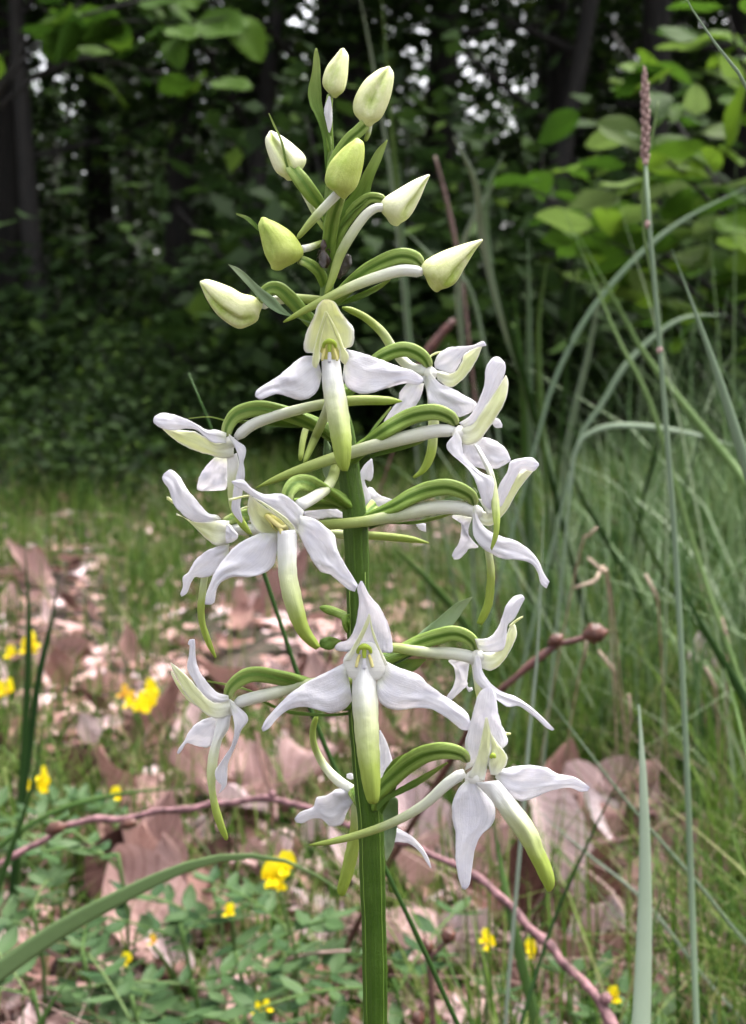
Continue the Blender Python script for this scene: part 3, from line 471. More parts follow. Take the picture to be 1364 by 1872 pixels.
# bracts
def bract(reg, A, B, ds, mat='bract', label=None, **kw):
    kw.setdefault('cup', -.5); o = ribbon('bract', reg, A, B, ds, mat, orchid, **kw)
    if label: o['label'] = label
bract(1, '580,580 568,440 540,350 515,300 507,240 524,160 531,90 539,64', '606,570 598,440 582,360 567,300 561,200 556,110 545,64', (0, .8, 1.2, 1.0))
bract(1, '580,900 590,820 640,730 700,650 750,560 790,490 834,444', '620,900 625,840 700,745 752,700 782,600 812,530 839,447', (1, 2, 3, 3))
bract(1, '575,720 500,660 440,610 412,540 392,450 360,380 343,334', '600,760 545,700 470,640 428,560 402,450 372,385 347,334', (.6, 1.4, 1.8, 1.6))
bract(1, '320,820 300,800 260,765 208,748', '315,835 290,815 250,778 210,756', (2, 2, 1.4))
bract(1, '610,905 618,860 640,800 690,752', '628,900 640,850 665,800 700,752', (.6, 1, 1), 'sepal')
bract(1, '600,1130 700,1090 790,1050 850,1020', '620,1140 720,1110 800,1070 850,1030', (-1, -1, -1))
bract(2, '1060,235 930,190 820,80 740,20 620,-90 535,-128', '1060,250 950,205 850,180 760,120 650,0 537,-124', (1, 2.4, 2.6, 2), 'bractblue', 'grey green bract pointing up beside the far left bud')
bract(2, '1215,900 1100,850 900,835 700,845 540,845 420,822 288,832', '1215,930 1095,890 900,893 700,872 540,858 420,830 290,838', (-1, -1.6, -1.8, -1.4), label='thin green bract above the upper left flower')
bract(3, '360,965 480,925 600,895 690,868', '365,985 500,950 620,915 690,874', (3, 3, 3.4))
bract(3, '290,890 340,860 400,780 470,700 480,690', '330,905 370,850 430,770 470,720 482,694', (-2, -3, -4))
bract(2, '1170,1040 1140,940 1128,1050 1124,1160 1150,1225', '1172,1050 1180,1010 1182,1080 1176,1180 1152,1226', (-3, -4, -4), 'bractblue')
bract(5, '230,440 320,432 500,420 640,390 720,375', '240,470 340,438 500,440 640,410 720,380', (1.6, 1.8, 2))
bract(5, '640,310 700,285 760,275 815,235 850,225', '660,330 720,305 790,300 850,280 868,250', (-1, -1, -1), 'bractblue')
bract(5, '40,560 -40,520 -70,480', '60,590 0,560 -60,490', (-3, -3))
bract(7, '40,560 140,470 240,405 340,325 440,245 540,163 630,126', '130,540 240,490 330,440 410,400 480,330 535,270 632,130', (-1, -3.4, -4.2, -4), 'bractblue', 'broad grey green bract rising between the two lowest right flowers')
bract(7, '60,560 160,490 260,480 370,478', '100,600 200,560 300,548 372,482', (-2, -3, -3))
bract(6, '1130,540 1000,555 880,548 740,530 600,470 540,420 400,380 280,360', '1130,560 1000,570 860,568 740,550 600,490 540,432 400,395 282,370', (-1, -2, -2, -1.4))
bract(8, '395,530 412,470 420,400 465,330 520,298', '420,560 470,470 485,430 490,380 522,302', (2, 3, 3.4), 'bract')
bract(8, '390,560 420,520 460,490 488,500 486,600 470,700 440,765', '400,580 420,600 424,640 428,690 432,730 436,762', (-3, -4, -3), 'bractblue')
bract(8, '395,520 440,480 560,410 700,335', '400,550 450,500 580,435 705,342', (3, 4, 6))

# a small fly sitting on the stem among the buds
m, t = newmat('fly_body'); c = node(t, 'ShaderNodeRGB'); c.outputs[0].default_value = (.035, .018, .012, 1); surf(t, c.outputs[0], .4, 0); M['fly'] = m
m, t = newmat('fly_wing'); b = node(t, 'ShaderNodeBsdfPrincipled', Roughness=.25); b.inputs['Base Color'].default_value = (.05, .038, .032, 1); b.inputs['Alpha'].default_value = .6
o = node(t, 'ShaderNodeOutputMaterial'); t.links.new(b.outputs[0], o.inputs[0]); M['wing'] = m
fly = empty('fly', P(594, 456, D-.0022)[()], 'small dark brown fly clinging to the orchid stem among the buds', 'fly')
blob('body', 1, '575,975 555,955 552,925 562,905 558,885 566,862', '590,975 600,955 592,925 580,905 586,885 578,862', (1.6, 2.2, 1.9), 'fly', fly)
blob('body', 1, '632,1020 626,1005 634,985', '645,1020 652,1000 646,980', (.2, .4), 'fly', fly)
ribbon('wing', 1, '628,1018 634,980 650,935 672,920', '642,1018 668,1000 688,965 688,930', (.4, .6), 'wing', fly, th=.04)
ribbon('wing', 1, '566,905 556,930 553,960 560,975', '574,905 584,930 584,960 575,978', (2.6, 2.9), 'wing', fly, th=.04)
for a, b in (((565, 910), (545, 925)), ((562, 935), (540, 950)), ((585, 905), (602, 915)), ((588, 940), (606, 955))):
    tube('leg', 1, f'{a[0]},{a[1]},3 {(a[0]+b[0])/2},{(a[1]+b[1])/2-12},2.5 {b[0]},{b[1]},2', (2, 2.2, 1.6), 'fly', fly, n=8, k=6)

# ---------------------------------------------------------------- foliage and ground materials
def leafmat(name, stops, trans=.35, rough=.45, src='rnd', nscale=25.0, spec=.1, tboost=None, bump=0, veins=None):
    m, t = newmat(name)
    if src == 'rnd': a = node(t, 'ShaderNodeAttribute', attribute_name='rnd'); f = a.outputs['Fac']
    else: a = node(t, 'ShaderNodeObjectInfo'); f = a.outputs['Random']
    geo = node(t, 'ShaderNodeNewGeometry') if src == 'rnd' else node(t, 'ShaderNodeTexCoord')
    nz = node(t, 'ShaderNodeTexNoise', Scale=nscale, Detail=3.0); t.links.new(geo.outputs['Position' if src == 'rnd' else 'Object'], nz.inputs['Vector'])
    ma = node(t, 'ShaderNodeMath', operation='MULTIPLY_ADD'); t.links.new(nz.outputs[0], ma.inputs[0]); ma.inputs[1].default_value = .5
    sb = node(t, 'ShaderNodeMath', operation='SUBTRACT'); t.links.new(f, sb.inputs[0]); sb.inputs[1].default_value = .25
    t.links.new(sb.outputs[0], ma.inputs[2])
    r = ramp(t, stops); t.links.new(ma.outputs[0], r.inputs[0])
    cl = r.outputs[0]; bp = None
    if veins:                                   # midrib and side veins from the leaf's own coordinates
        uv = node(t, 'ShaderNodeUVMap'); sp = node(t, 'ShaderNodeSeparateXYZ'); t.links.new(uv.outputs[0], sp.inputs[0])
        a1 = node(t, 'ShaderNodeMath', operation='SUBTRACT'); t.links.new(sp.outputs[1], a1.inputs[0]); a1.inputs[1].default_value = .5
        a2 = node(t, 'ShaderNodeMath', operation='ABSOLUTE'); t.links.new(a1.outputs[0], a2.inputs[0])
        a3 = node(t, 'ShaderNodeMath', operation='MULTIPLY_ADD'); t.links.new(a2.outputs[0], a3.inputs[0]); a3.inputs[1].default_value = -.55; t.links.new(sp.outputs[0], a3.inputs[2])
        a4 = node(t, 'ShaderNodeMath', operation='MULTIPLY'); t.links.new(a3.outputs[0], a4.inputs[0]); a4.inputs[1].default_value = 62.0
        a5 = node(t, 'ShaderNodeMath', operation='SINE'); t.links.new(a4.outputs[0], a5.inputs[0])
        vr = ramp(t, [(.55, (0, 0, 0, 1)), (.95, (1, 1, 1, 1))]); t.links.new(a5.outputs[0], vr.inputs[0])
        cl = mixc(t, cl, veins, vr.outputs[0], 'MULTIPLY')
    if bump:
        b = node(t, 'ShaderNodeBump', Strength=.6, Distance=bump); t.links.new(nz.outputs[0], b.inputs['Height']); bp = b.outputs[0]
    tc = None
    if tboost: tc = mixc(t, cl, tboost, 1.0, 'MULTIPLY')
    surf(t, cl, rough, trans, tcol=tc, bump=bp, spec=spec); return m
M['forest'] = leafmat('forest_leaf', [(0, (0.0088, 0.0176, 0.0056, 1)), (.45, (0.0192, 0.0408, 0.0096, 1)), (.8, (0.0392, 0.0760, 0.0128, 1)), (1, (0.0808, 0.1352, 0.0216, 1))], .3, .6, spec=.12)
M['shrubleaf'] = leafmat('shrub_leaf', [(0, (0.024, 0.060, 0.006, 1)), (.35, (0.048, 0.104, 0.010, 1)), (.7, (0.100, 0.176, 0.013, 1)), (1, (0.096, 0.136, 0.048, 1))], .45, .6, 'obj', 60.0, spec=.1, veins=(.72, .78, .7, 1))
M['hazel'] = leafmat('hazel_leaf', [(0, (.015, .04, .005, 1)), (.5, (.04, .09, .009, 1)), (1, (.085, .155, .014, 1))], .35, .6, 'obj', 60.0, spec=.08, veins=(.72, .78, .7, 1))
M['grass'] = leafmat('grass', [(0, (0.017, 0.047, 0.007, 1)), (.35, (0.043, 0.089, 0.012, 1)), (.7, (0.085, 0.140, 0.022, 1)), (.9, (0.128, 0.170, 0.043, 1)), (1, (0.221, 0.204, 0.102, 1))], .3, .5, 'rnd', 9.0)
M['sedge'] = leafmat('sedge', [(0, (.02, .05, .012, 1)), (.45, (.06, .11, .035, 1)), (.8, (.13, .185, .09, 1)), (1, (.23, .28, .19, 1))], .25, .42, 'rnd', 12.0)
M['fresh'] = leafmat('fresh_grass', [(0, (0.043, 0.093, 0.010, 1)), (.5, (0.085, 0.157, 0.019, 1)), (1, (0.145, 0.221, 0.034, 1))], .35, .45, 'rnd', 9.0)
M['straw'] = leafmat('straw', [(0, (0.060, 0.032, 0.027, 1)), (.5, (0.162, 0.098, 0.085, 1)), (1, (0.340, 0.246, 0.221, 1))], .25, .6, 'rnd', 40.0)
M['blade'] = leafmat('grass_blade', [(0, (0.055, 0.111, 0.025, 1)), (.5, (0.093, 0.157, 0.047, 1)), (1, (0.136, 0.196, 0.072, 1))], .28, .42, 'obj', 40.0)
M['bladeb'] = leafmat('grass_blade_blue', [(0, (.13, .19, .115, 1)), (.5, (.19, .25, .165, 1)), (1, (.26, .31, .24, 1))], .22, .45, 'obj', 40.0)
M['bladed'] = leafmat('grass_blade_dark', [(0, (0.016, 0.043, 0.011, 1)), (1, (0.032, 0.072, 0.016, 1))], .2, .42, 'obj', 40.0)
M['vetch'] = leafmat('vetch_leaflet', [(0, (0.025, 0.058, 0.022, 1)), (.5, (0.047, 0.090, 0.032, 1)), (1, (0.072, 0.119, 0.050, 1))], .3, .5, 'obj', 200.0)
DEAD = [(0, (0.051, 0.024, 0.020, 1)), (.25, (0.174, 0.087, 0.072, 1)), (.52, (0.369, 0.215, 0.189, 1)), (.78, (0.502, 0.333, 0.317, 1)), (1, (0.614, 0.481, 0.502, 1))]
M['dead'] = leafmat('dead_leaf', DEAD, .2, .55, 'obj', 70.0, bump=.004, veins=(.74, .70, .68, 1))
M['litter'] = leafmat('leaf_litter', DEAD, .2, .6, 'rnd', 60.0)
def barkmat(name, a, b, sc_=(40, 40, 8), rough=.8, bd=.01):
    m, t = newmat(name); tc = node(t, 'ShaderNodeTexCoord'); mp = node(t, 'ShaderNodeMapping'); mp.inputs['Scale'].default_value = sc_
    t.links.new(tc.outputs['Object'], mp.inputs[0]); nz = node(t, 'ShaderNodeTexNoise', Scale=1.0, Detail=5.0); t.links.new(mp.outputs[0], nz.inputs['Vector'])
    r = ramp(t, [(.3, a), (.7, b)]); t.links.new(nz.outputs[0], r.inputs[0])
    bp = node(t, 'ShaderNodeBump', Strength=.7, Distance=bd); t.links.new(nz.outputs[0], bp.inputs['Height'])
    surf(t, r.outputs[0], rough, 0, bump=bp.outputs[0]); return m
M['bark'] = barkmat('bark', (.004, .0035, .003, 1), (.018, .015, .012, 1))
M['twig'] = barkmat('twig_bark', (.045, .018, .02, 1), (.23, .115, .125, 1), (330, 330, 330), .7, .0012)
M['twigred'] = barkmat('twig_red', (.04, .014, .012, 1), (.12, .045, .038, 1), (260, 260, 260), .6, .001)
M['twigdark'] = barkmat('twig_dark', (.05, .025, .02, 1), (.12, .06, .05, 1), (400, 400, 400), .5, .0004)
M['twigbud'] = barkmat('twig_bud', (.035, .012, .009, 1), (.13, .05, .032, 1), (500, 500, 500), .45, .0008)
M['seed'] = barkmat('seed_head', (.16, .09, .08, 1), (.42, .29, .26, 1), (900, 900, 900), .6, .0003)
M['yellow'] = plantmat('yellow_petal', [(0, (.72, .50, .01, 1)), (.5, (.82, .66, .01, 1)), (1, (.84, .70, .02, 1))], 10, trans=.35)
M['orange'] = plantmat('orange_petal', [(0, (.62, .30, .04, 1)), (1, (.75, .48, .05, 1))], 10, trans=.35)
m, t = newmat('soil'); geo = node(t, 'ShaderNodeNewGeometry')
n1 = node(t, 'ShaderNodeTexNoise', Scale=38.0, Detail=8.0, Roughness=.7); t.links.new(geo.outputs['Position'], n1.inputs['Vector'])
n2 = node(t, 'ShaderNodeTexNoise', Scale=3.0, Detail=3.0); t.links.new(geo.outputs['Position'], n2.inputs['Vector'])
r1 = ramp(t, [(.3, (.012, .008, .006, 1)), (.5, (.035, .022, .018, 1)), (.62, (.09, .055, .048, 1)), (.75, (.2, .13, .12, 1))]); t.links.new(n1.outputs[0], r1.inputs[0])
r2 = ramp(t, [(.45, (0, 0, 0, 1)), (.7, (.6, .6, .6, 1))]); t.links.new(n2.outputs[0], r2.inputs[0])
cc = mixc(t, r1.outputs[0], (.045, .06, .022, 1), r2.outputs[0])
bp = node(t, 'ShaderNodeBump', Strength=1.0, Distance=.006); t.links.new(n1.outputs[0], bp.inputs['Height'])
surf(t, cc, .9, 0, bump=bp.outputs[0]); M['soil'] = m

# ---------------------------------------------------------------- ground
ys = np.r_[np.linspace(-40, -1, 24), np.linspace(-.9, 2.5, 150), np.linspace(2.6, 12, 80), np.linspace(13, 120, 40)]
xs = np.r_[np.linspace(-80, -6, 24), np.linspace(-5.6, -1.3, 30), np.linspace(-1.25, 1.25, 120), np.linspace(1.3, 5.6, 30), np.linspace(6, 80, 24)]
X, Y = np.meshgrid(xs, ys); Z = gh(X, Y); V = np.stack([X, Y, Z], -1).reshape(-1, 3); nx, ny = len(xs), len(ys)
I = (np.arange(ny-1)[:, None]*nx+np.arange(nx-1)[None]).ravel(); F = np.stack([I, I+1, I+nx+1, I+nx], 1)
tag(link(bpy.data.objects.new('ground', big('ground', V, F, M['soil']))), kind='structure')

# ---------------------------------------------------------------- blades of grass as one mass
def pix(p):                                    # world point -> photo pixel
    d = p-CAM; z = d@FWD; return W/2+(d@RGT)/z*FPX, H/2-(d@UPV)/z*FPX
def blades(B, h, w, yaw, lean, curl, seg=4):
    """B base points (n,3); returns verts, quads of tapering bent strips"""
    n = len(B); s = np.linspace(0, 1, seg+1)[None, :]
    dirx, diry = np.cos(yaw)[:, None], np.sin(yaw)[:, None]
    off = h[:, None]*(lean[:, None]*s+curl[:, None]*s**2.2)
    zz = h[:, None]*(s-.35*np.abs(curl)[:, None]*s**2.6)
    C = np.stack([B[:, :1]+dirx*off, B[:, 1:2]+diry*off, B[:, 2:]+zz], -1)
    tw = RNG.uniform(-1.2, 1.2, n)[:, None]
    sx, sy = np.cos(yaw[:, None]+np.pi/2+tw*.6), np.sin(yaw[:, None]+np.pi/2+tw*.6)
    ww = (w[:, None]/2)*np.clip(1.03-s**1.7, .03, 1)
    S = np.stack([sx*ww, sy*ww, 0*ww], -1)
    V = np.stack([C-S, C+S], 2).reshape(-1, 3)
    i = np.arange(n)[:, None]*(2*(seg+1))+np.arange(seg)[None]*2; i = i.ravel()
    return V, np.stack([i, i+1, i+3, i+2], 1)
def vnoise(x, y, s, seed=0):
    r = np.random.default_rng(seed); a = r.uniform(0, 6.28, (6, 3)); k = r.normal(0, 1, (6, 2))*s
    return sum(np.sin(x*k[i, 0]+y*k[i, 1]+a[i, 0]) for i in range(6))/3.5
LITTER = [(90, 1100, 110, 120, .95), (90, 1260, 150, 150, .9), (270, 1390, 260, 150, .85), (440, 1530, 260, 120, .9), (500, 1150, 130, 150, .9), (560, 1330, 170, 130, .8), (1090, 1640, 230, 150, 1.2), (960, 1760, 170, 120, .8), (330, 1740, 110, 90, .7), (1250, 1300, 120, 140, .5), (880, 1600, 200, 110, .85), (700, 1450, 260, 90, .75), (1160, 1780, 130, 90, .8)]
def litter_mask(p):
    u, v = pix(p); k = np.zeros(len(p))
    for x, y, a, b, s_ in LITTER: k = np.maximum(k, s_*np.exp(-(((u-x)/a)**2+((v-y)/b)**2)**2))
    return k, u, v
def scatter(n, y0, y1, power=1.0):
    q = RNG.uniform(0, 1, n); y = y0*(y1/y0)**(q**power); x = RNG.uniform(-1, 1, n); x = np.where(np.abs(x) < .78, x/.78*(.36*y+.12), np.sign(x)*((.36*y+.12)+(np.abs(x)-.78)/.22*(.4*y+.2)))
    return np.stack([x, y, gh(x, y)], 1)
def grassmass(name, n, y0, y1, hfun, wfun, mat, label, cat, dens, lean=.35, curl=.5, power=1.0, seg=4):
    p = scatter(n, y0, y1, power); k, u, v = litter_mask(p); keep = RNG.uniform(0, 1, len(p)) < dens(p, k, u, v); p = p[keep]; u = u[keep]; v = v[keep]
    n = len(p); h = hfun(p, u, v)*RNG.uniform(.5, 1.25, n); w = wfun(p)*RNG.uniform(.6, 1.3, n)
    Vv, Ff = blades(p, h, w, RNG.uniform(0, 6.28, n), RNG.normal(0, lean, n), RNG.normal(.1, curl, n), seg)
    o = link(bpy.data.objects.new(name, big(name, Vv, Ff, mat, np.repeat(RNG.uniform(0, 1, n), seg))))
    tag(o, label, cat, kind='stuff')
tuft = lambda p, s, e: np.clip(vnoise(p[:, 0], p[:, 1], s, e)*.8+.55, .05, 1)
grassmass('grass', 112000, .34, 5.2, lambda p, u, v: np.where(u > 850, .085+.02*vnoise(p[:, 0], p[:, 1], 9, 3), .05+.02*vnoise(p[:, 0], p[:, 1], 9, 4)+.05*np.clip((p[:, 1]-1.6)/2, 0, 1)), lambda p: .0013+.0007*p[:, 1], M['grass'],
          'short green grass covering the woodland clearing', 'grass', lambda p, k, u, v: np.clip(1-.85*k, 0, 1)*np.where((u > 860) & (v < 1500), 1.0, np.maximum(tuft(p, 14, 5), 1.3*np.exp(-((u-265)/95)**2-((v-1110)/120)**2))), power=1.15)
grassmass('tall_grass', 5600, .55, 2.6, lambda p, u, v: .14+.17*np.clip((u-930)/280, 0, 1)*RNG.uniform(.4, 1, len(u))+.05*vnoise(p[:, 0], p[:, 1], 6, 8), lambda p: .0022+0*p[:, 1], M['sedge'],
          'tall blue green grass tussock to the right of the orchid', 'grass', lambda p, k, u, v: (1-.8*k)*np.clip((u-840-40*np.sin(v/60))/200, 0, 1)*np.clip((p[:, 1]-.5)*3, .1, 1), lean=.3, curl=.7, seg=6)
grassmass('meadow_grass', 5200, .5, 1.5, lambda p, u, v: .10+.03*vnoise(p[:, 0], p[:, 1], 9, 13), lambda p: .0020+0*p[:, 1], M['fresh'],
          'fresh green grass growing round the foot of the tussock', 'grass', lambda p, k, u, v: np.clip(1-.9*k, 0, 1)*np.clip((u-1000)/200, .0, 1)*np.clip(vnoise(p[:, 0], p[:, 1], 16, 14)+.6, 0, 1), lean=.35, curl=.5, seg=6)
grassmass('dry_grass', 9000, .36, 3.2, lambda p, u, v: .045+.03*np.clip((u-800)/500, 0, 1), lambda p: .0012+.0004*p[:, 1], M['straw'],
          'dry straw coloured grass stems tangled among the green', 'grass', lambda p, k, u, v: .35+.5*(u > 820), lean=1.3, curl=.9)

# ---------------------------------------------------------------- leaf shapes
def leafmesh(name, L, Wd, mat, kind='beech', curl=.2, fold=.12, wav=.02, n=13, m=7, seed=0, cupx=0.0):
    r = random.Random(seed); s = np.linspace(0, 1, n); v = np.linspace(-1, 1, m)
    prof = np.sin(np.pi*np.clip(s, 0, 1)**.85)**.75
    if kind == 'hazel': prof = np.sin(np.pi*s**.72)**.6*(1+.05*np.sin(s*40))
    if kind == 'oak': prof = np.sin(np.pi*s**1.15)**.7*(.74+.26*np.cos(s*2*np.pi*4.2+.6))
    if kind == 'lance': prof = np.sin(np.pi*s**.8)**1.0
    prof[0] = .03; prof[-1] = .02
    S, Vv = np.meshgrid(s, v, indexing='ij'); Wv = prof[:, None]*Wd/2
    x = (S-.0)*L; y = Vv*Wv*(1+.04*r.uniform(-1, 1)); p1, p2 = r.uniform(0, 6), r.uniform(0, 6)
    z = fold*np.abs(Vv)*Wv + wav*L*np.sin(S*9+p1)*Vv**2 + wav*.7*L*np.sin(S*5+Vv*3+p2) + cupx*L*(Vv**2)*prof[:, None]
    th = curl*S; z2 = z*np.cos(th)+(x*np.sin(th*.7)); x2 = x*np.cos(th*.5)-z*np.sin(th)
    V = np.stack([x2, y, z2], -1).reshape(-1, 3)
    F = [(i*m+j, i*m+j+1, (i+1)*m+j+1, (i+1)*m+j) for i in range(n-1) for j in range(m-1)]
    U = np.stack([S.ravel(), (Vv.ravel()+1)/2], 1)
    # midrib and stalk as a fine raised spine
    base_ = len(V); rr = L*.009; pts = [(-.18*L, 0, .02*L)]+[tuple(V[i*m+m//2]) for i in range(n)]
    R = []; 
    for i, q in enumerate(pts):
        k = 1.0 if i < 2 else 1-.8*i/len(pts)
        R += [(q[0], -rr*k, q[2]), (q[0], 0, q[2]-rr*k*1.1), (q[0], rr*k, q[2]), (q[0], 0, q[2]+rr*k*.8)]
    V = np.vstack([V, R])
    for i in range(len(pts)-1):
        for j in range(4): a = base_+i*4; F.append((a+j, a+(j+1) % 4, a+4+(j+1) % 4, a+4+j))
    return mesh(name, V, F, M[mat], np.vstack([U, np.tile([.5, .5], (len(R), 1))]))

# ---------------------------------------------------------------- dead leaves
kinds = [('dead_leaf', 'oak', 1.0, .55, .25, 'lobed pale brown dead oak leaf lying flat in the litter', 'lobed dead leaves'),
         ('dead_leaf', 'oak', 1.0, .5, -.9, 'lobed dead oak leaf arched up off the litter', 'arched lobed dead leaves'),
         ('dead_leaf', 'beech', 1.0, .62, .35, 'oval dead leaf lying flat on the woodland floor', 'flat oval dead leaves'),
         ('dead_leaf', 'beech', 1.0, .58, 1.3, 'oval dead leaf curled up at its tip on the woodland floor', 'curled oval dead leaves'),
         ('dead_leaf', 'beech', 1.0, .45, -1.1, 'narrow dead leaf bent downward over the litter', 'bent narrow dead leaves')]
dm = [leafmesh('dead_leaf', 1, k[3], 'dead', k[1], k[4], .15+.25*random.random(), .05, seed=i, cupx=random.uniform(.05, .3), n=21, m=11) for i, k in enumerate(kinds)]
M['deadpale'] = leafmat('dead_leaf_pale', [(0, (.27, .155, .14, 1)), (.4, (.44, .285, .265, 1)), (.75, (.55, .405, .40, 1)), (1, (.63, .53, .55, 1))], .2, .55, 'obj', 70.0, bump=.004, veins=(.74, .70, .68, 1))
dp = []
for me in dm: q = me.copy(); q.materials[0] = M['deadpale']; dp.append(q)
def drop(mi, p, L, yaw, tilt, roll, pale=False):
    o = bpy.data.objects.new('dead_leaf', (dp if pale else dm)[mi]); link(o, None, p, Euler((roll, tilt, yaw)), (L, L, L))
    tag(o, kinds[mi][5], 'leaf', kinds[mi][6])
for u, v, L, mi, yaw in [(1120, 1560, .075, 2, 1.2), (1060, 1640, .085, 0, .4), (1180, 1640, .07, 3, 2.6), (1090, 1720, .08, 2, 3.6), (1010, 1700, .06, 4, 5.2), (1130, 1790, .07, 0, 5.8), (440, 1500, .08, 2, 2.9), (520, 1140, .075, 3, .8), (500, 1500, .075, 0, .2), (280, 1670, .055, 3, 1.6), (270, 1760, .06, 2, 2.2), (350, 1580, .045, 4, .7), (560, 1320, .075, 2, 1.5), (600, 1290, .08, 1, 2.2), (100, 1230, .06, 2, .6), (60, 1080, .07, 3, 3.1), (260, 1420, .045, 2, 0), (930, 1660, .07, 2, 4.4), (700, 1800, .06, 4, 2), (1240, 1720, .07, 2, 1), (860, 1500, .07, 1, .3), (450, 1650, .05, 2, 4), (1290, 1340, .07, 3, 1.2), (1330, 1450, .08, 2, 2.2), (1010, 1560, .06, 4, 2.7)]:
    p = Gp(u, v); L *= 1.1; th_ = random.uniform(.15, .5)                      # propped up towards the viewer by the litter below
    Rm = Matrix.Rotation(th_, 3, 'X') @ Matrix.Rotation(random.uniform(-.3, .3), 3, 'Y') @ Matrix.Rotation(yaw, 3, 'Z')
    co = np.array([Rm @ vv.co for vv in dm[mi].vertices])*L; off = co.mean(0)*np.array([1, 1, 0]); lo = co[:, 2].min()
    drop(mi, p-off+np.array([0, 0, -lo-.004]), L, 0, 0, 0, True); col.objects[-1].rotation_euler = Rm.to_euler()
cnt = 25
p = scatter(4000, .36, 2.6); k, u, v = litter_mask(p); pr = .06+k; sel = (RNG.uniform(0, 1, len(p)) < pr) & (u > -60) & (u < 1424) & (v < 1930); p = p[sel]; p = p[np.argsort(p[:, 1])]
idx = np.unique(np.linspace(0, 1, 275)**1.5*min(len(p)-1, 900)//1).astype(int)
rest = np.ones(len(p), bool); rest[idx] = False
for q in p[idx]:
    L = random.uniform(.022, .05)*(.8 if q[1] > 1 else 1.1); drop(random.choice([0, 1, 2, 2, 3, 3, 4]), q+np.array([0, 0, random.uniform(.004, .018)]), L, random.uniform(0, 6.28), random.uniform(-.35, .25), random.uniform(-.6, .6))
q = np.vstack([p[rest], scatter(9000, .4, 6)]); n = len(q)          # the rest of the litter in one mass
yaw = RNG.uniform(0, 6.28, n); L = RNG.uniform(.014, .036, n); wv = L*RNG.uniform(.35, .6, n); tz = RNG.normal(0, .3, (n, 4))*L[:, None]*.5
cx, sx = np.cos(yaw), np.sin(yaw); z0 = q[:, 2]+.006
def cor(a, b, k): return np.stack([q[:, 0]+cx*a-sx*b, q[:, 1]+sx*a+cx*b, z0+np.abs(tz[:, k])], 1)
Vl = np.stack([cor(-L/2, 0*L, 0), cor(-L*.1, -wv/2, 1), cor(L/2, 0*L, 2), cor(-L*.1, wv/2, 3)], 1).reshape(-1, 3)
tag(link(bpy.data.objects.new('leaf_litter', big('leaf_litter', Vl, np.arange(4*n).reshape(-1, 4), M['litter'], RNG.uniform(0, 1, n), smooth=False))), 'brown fallen leaf scraps covering the ground between the grass', 'leaf litter', kind='stuff')

# ---------------------------------------------------------------- trees of the wood behind
def leafcloud(cent, spread, n, size, flatness=.5, rs=None):
    """n leaf faces (folded diamonds) around random centres; returns verts, quads, random per face"""
    r = rs or RNG; c = cent[r.integers(0, len(cent), n)]; q = c+r.normal(0, 1, (n, 3))*spread
    d = r.normal(0, 1, (n, 3)); d[:, 2] *= flatness; d /= np.linalg.norm(d, axis=1)[:, None]
    up = r.normal(0, .55, (n, 3)); up[:, 2] += 1; s = np.cross(d, up); s /= np.linalg.norm(s, axis=1)[:, None]+1e-9; nn = np.cross(s, d)
    L = (size*r.uniform(.6, 1.3, n))[:, None]; w = L*.31
    V = np.stack([q-d*L*.5, q-d*L*.08-s*w+nn*w*.2, q+d*L*.5, q-d*L*.08+s*w+nn*w*.2], 1).reshape(-1, 3)
    return V, np.arange(4*n).reshape(-1, 4), np.clip(r.normal(.45, .22, n), 0, 1)
def join(parts):
    V, F, o = [], [], 0
    for v, f in parts:
        V.append(v); F += [tuple(i+o for i in q) for q in f]; o += len(v)
    return np.vstack(V), F
def limb(p0, p1, r0, r1, bend, k=7, n=7):
    a = np.array(p0); b = np.array(p1); mid = (a+b)/2+np.array(bend)
    C = cr(np.stack([a, mid, b]), n); v, f, u = tube3(C, np.linspace(r0, r1, n), n, k, view=np.array([.3, .9, .25])); return v, f
def tree_meshes(seed, height, r0, crown_lo, nleaf, spread, lsize=.09):
    r = random.Random(seed); rs = np.random.default_rng(seed); parts = []; cent = []
    top = np.array([r.uniform(-.3, .3), r.uniform(-.3, .3), height]); parts.append(limb((0, 0, -.1), top, r0, r0*.2, (r.uniform(-.12, .12), r.uniform(-.1, .1), 0), 9, 14))
    for i in range(17):
        z = crown_lo+(height-crown_lo)*(i+r.random())/17*.97; a = r.uniform(0, 6.28); L = spread*(1.1-.55*z/height)*r.uniform(.7, 1.15)
        p0 = top*(z/height); p1 = p0+np.array([math.cos(a)*L, math.sin(a)*L, r.uniform(.0, .5)*L])
        parts.append(limb(p0, p1, r0*.34*(1-.6*z/height), .006, (0, 0, r.uniform(-.1, .12)*L), 5, 6))
        for k in range(5): cent.append(p0+(p1-p0)*r.uniform(.3, 1.12)+np.array([r.gauss(0, .16), r.gauss(0, .16), r.gauss(0, .1)]))
    v, f = join(parts); lv, lf, lr = leafcloud(np.array(cent), np.array([.15, .15, .08]), nleaf, lsize, .45, rs)
    return mesh('trunk', v, f, M['bark']), big('crown', lv, lf, M['forest'], lr, smooth=False)
TM = [tree_meshes(1, 7.0, .07, 1.3, 3000, 1.5), tree_meshes(2, 8.5, .08, 1.6, 3200, 1.7), tree_meshes(3, 6.0, .05, 1.0, 2600, 1.3), tree_meshes(4, 9.5, .10, 1.8, 3400, 1.9)]
def tree(x, y, mi, rz, s, label, group, lean=(0, 0)):
    z = float(gh(x, y)); t = empty('tree', (x, y, z), label, 'tree', group); t.rotation_euler = (lean[0], lean[1], rz); t.scale = (s, s, s)
    for nm, me in zip(('trunk', 'crown'), TM[mi]):
        o = bpy.data.objects.new(nm, me); col.objects.link(o); o.parent = t
LT = 'dark slender tree at the edge of the wood behind the orchid'; LG = 'slender trees at the edge of the wood'
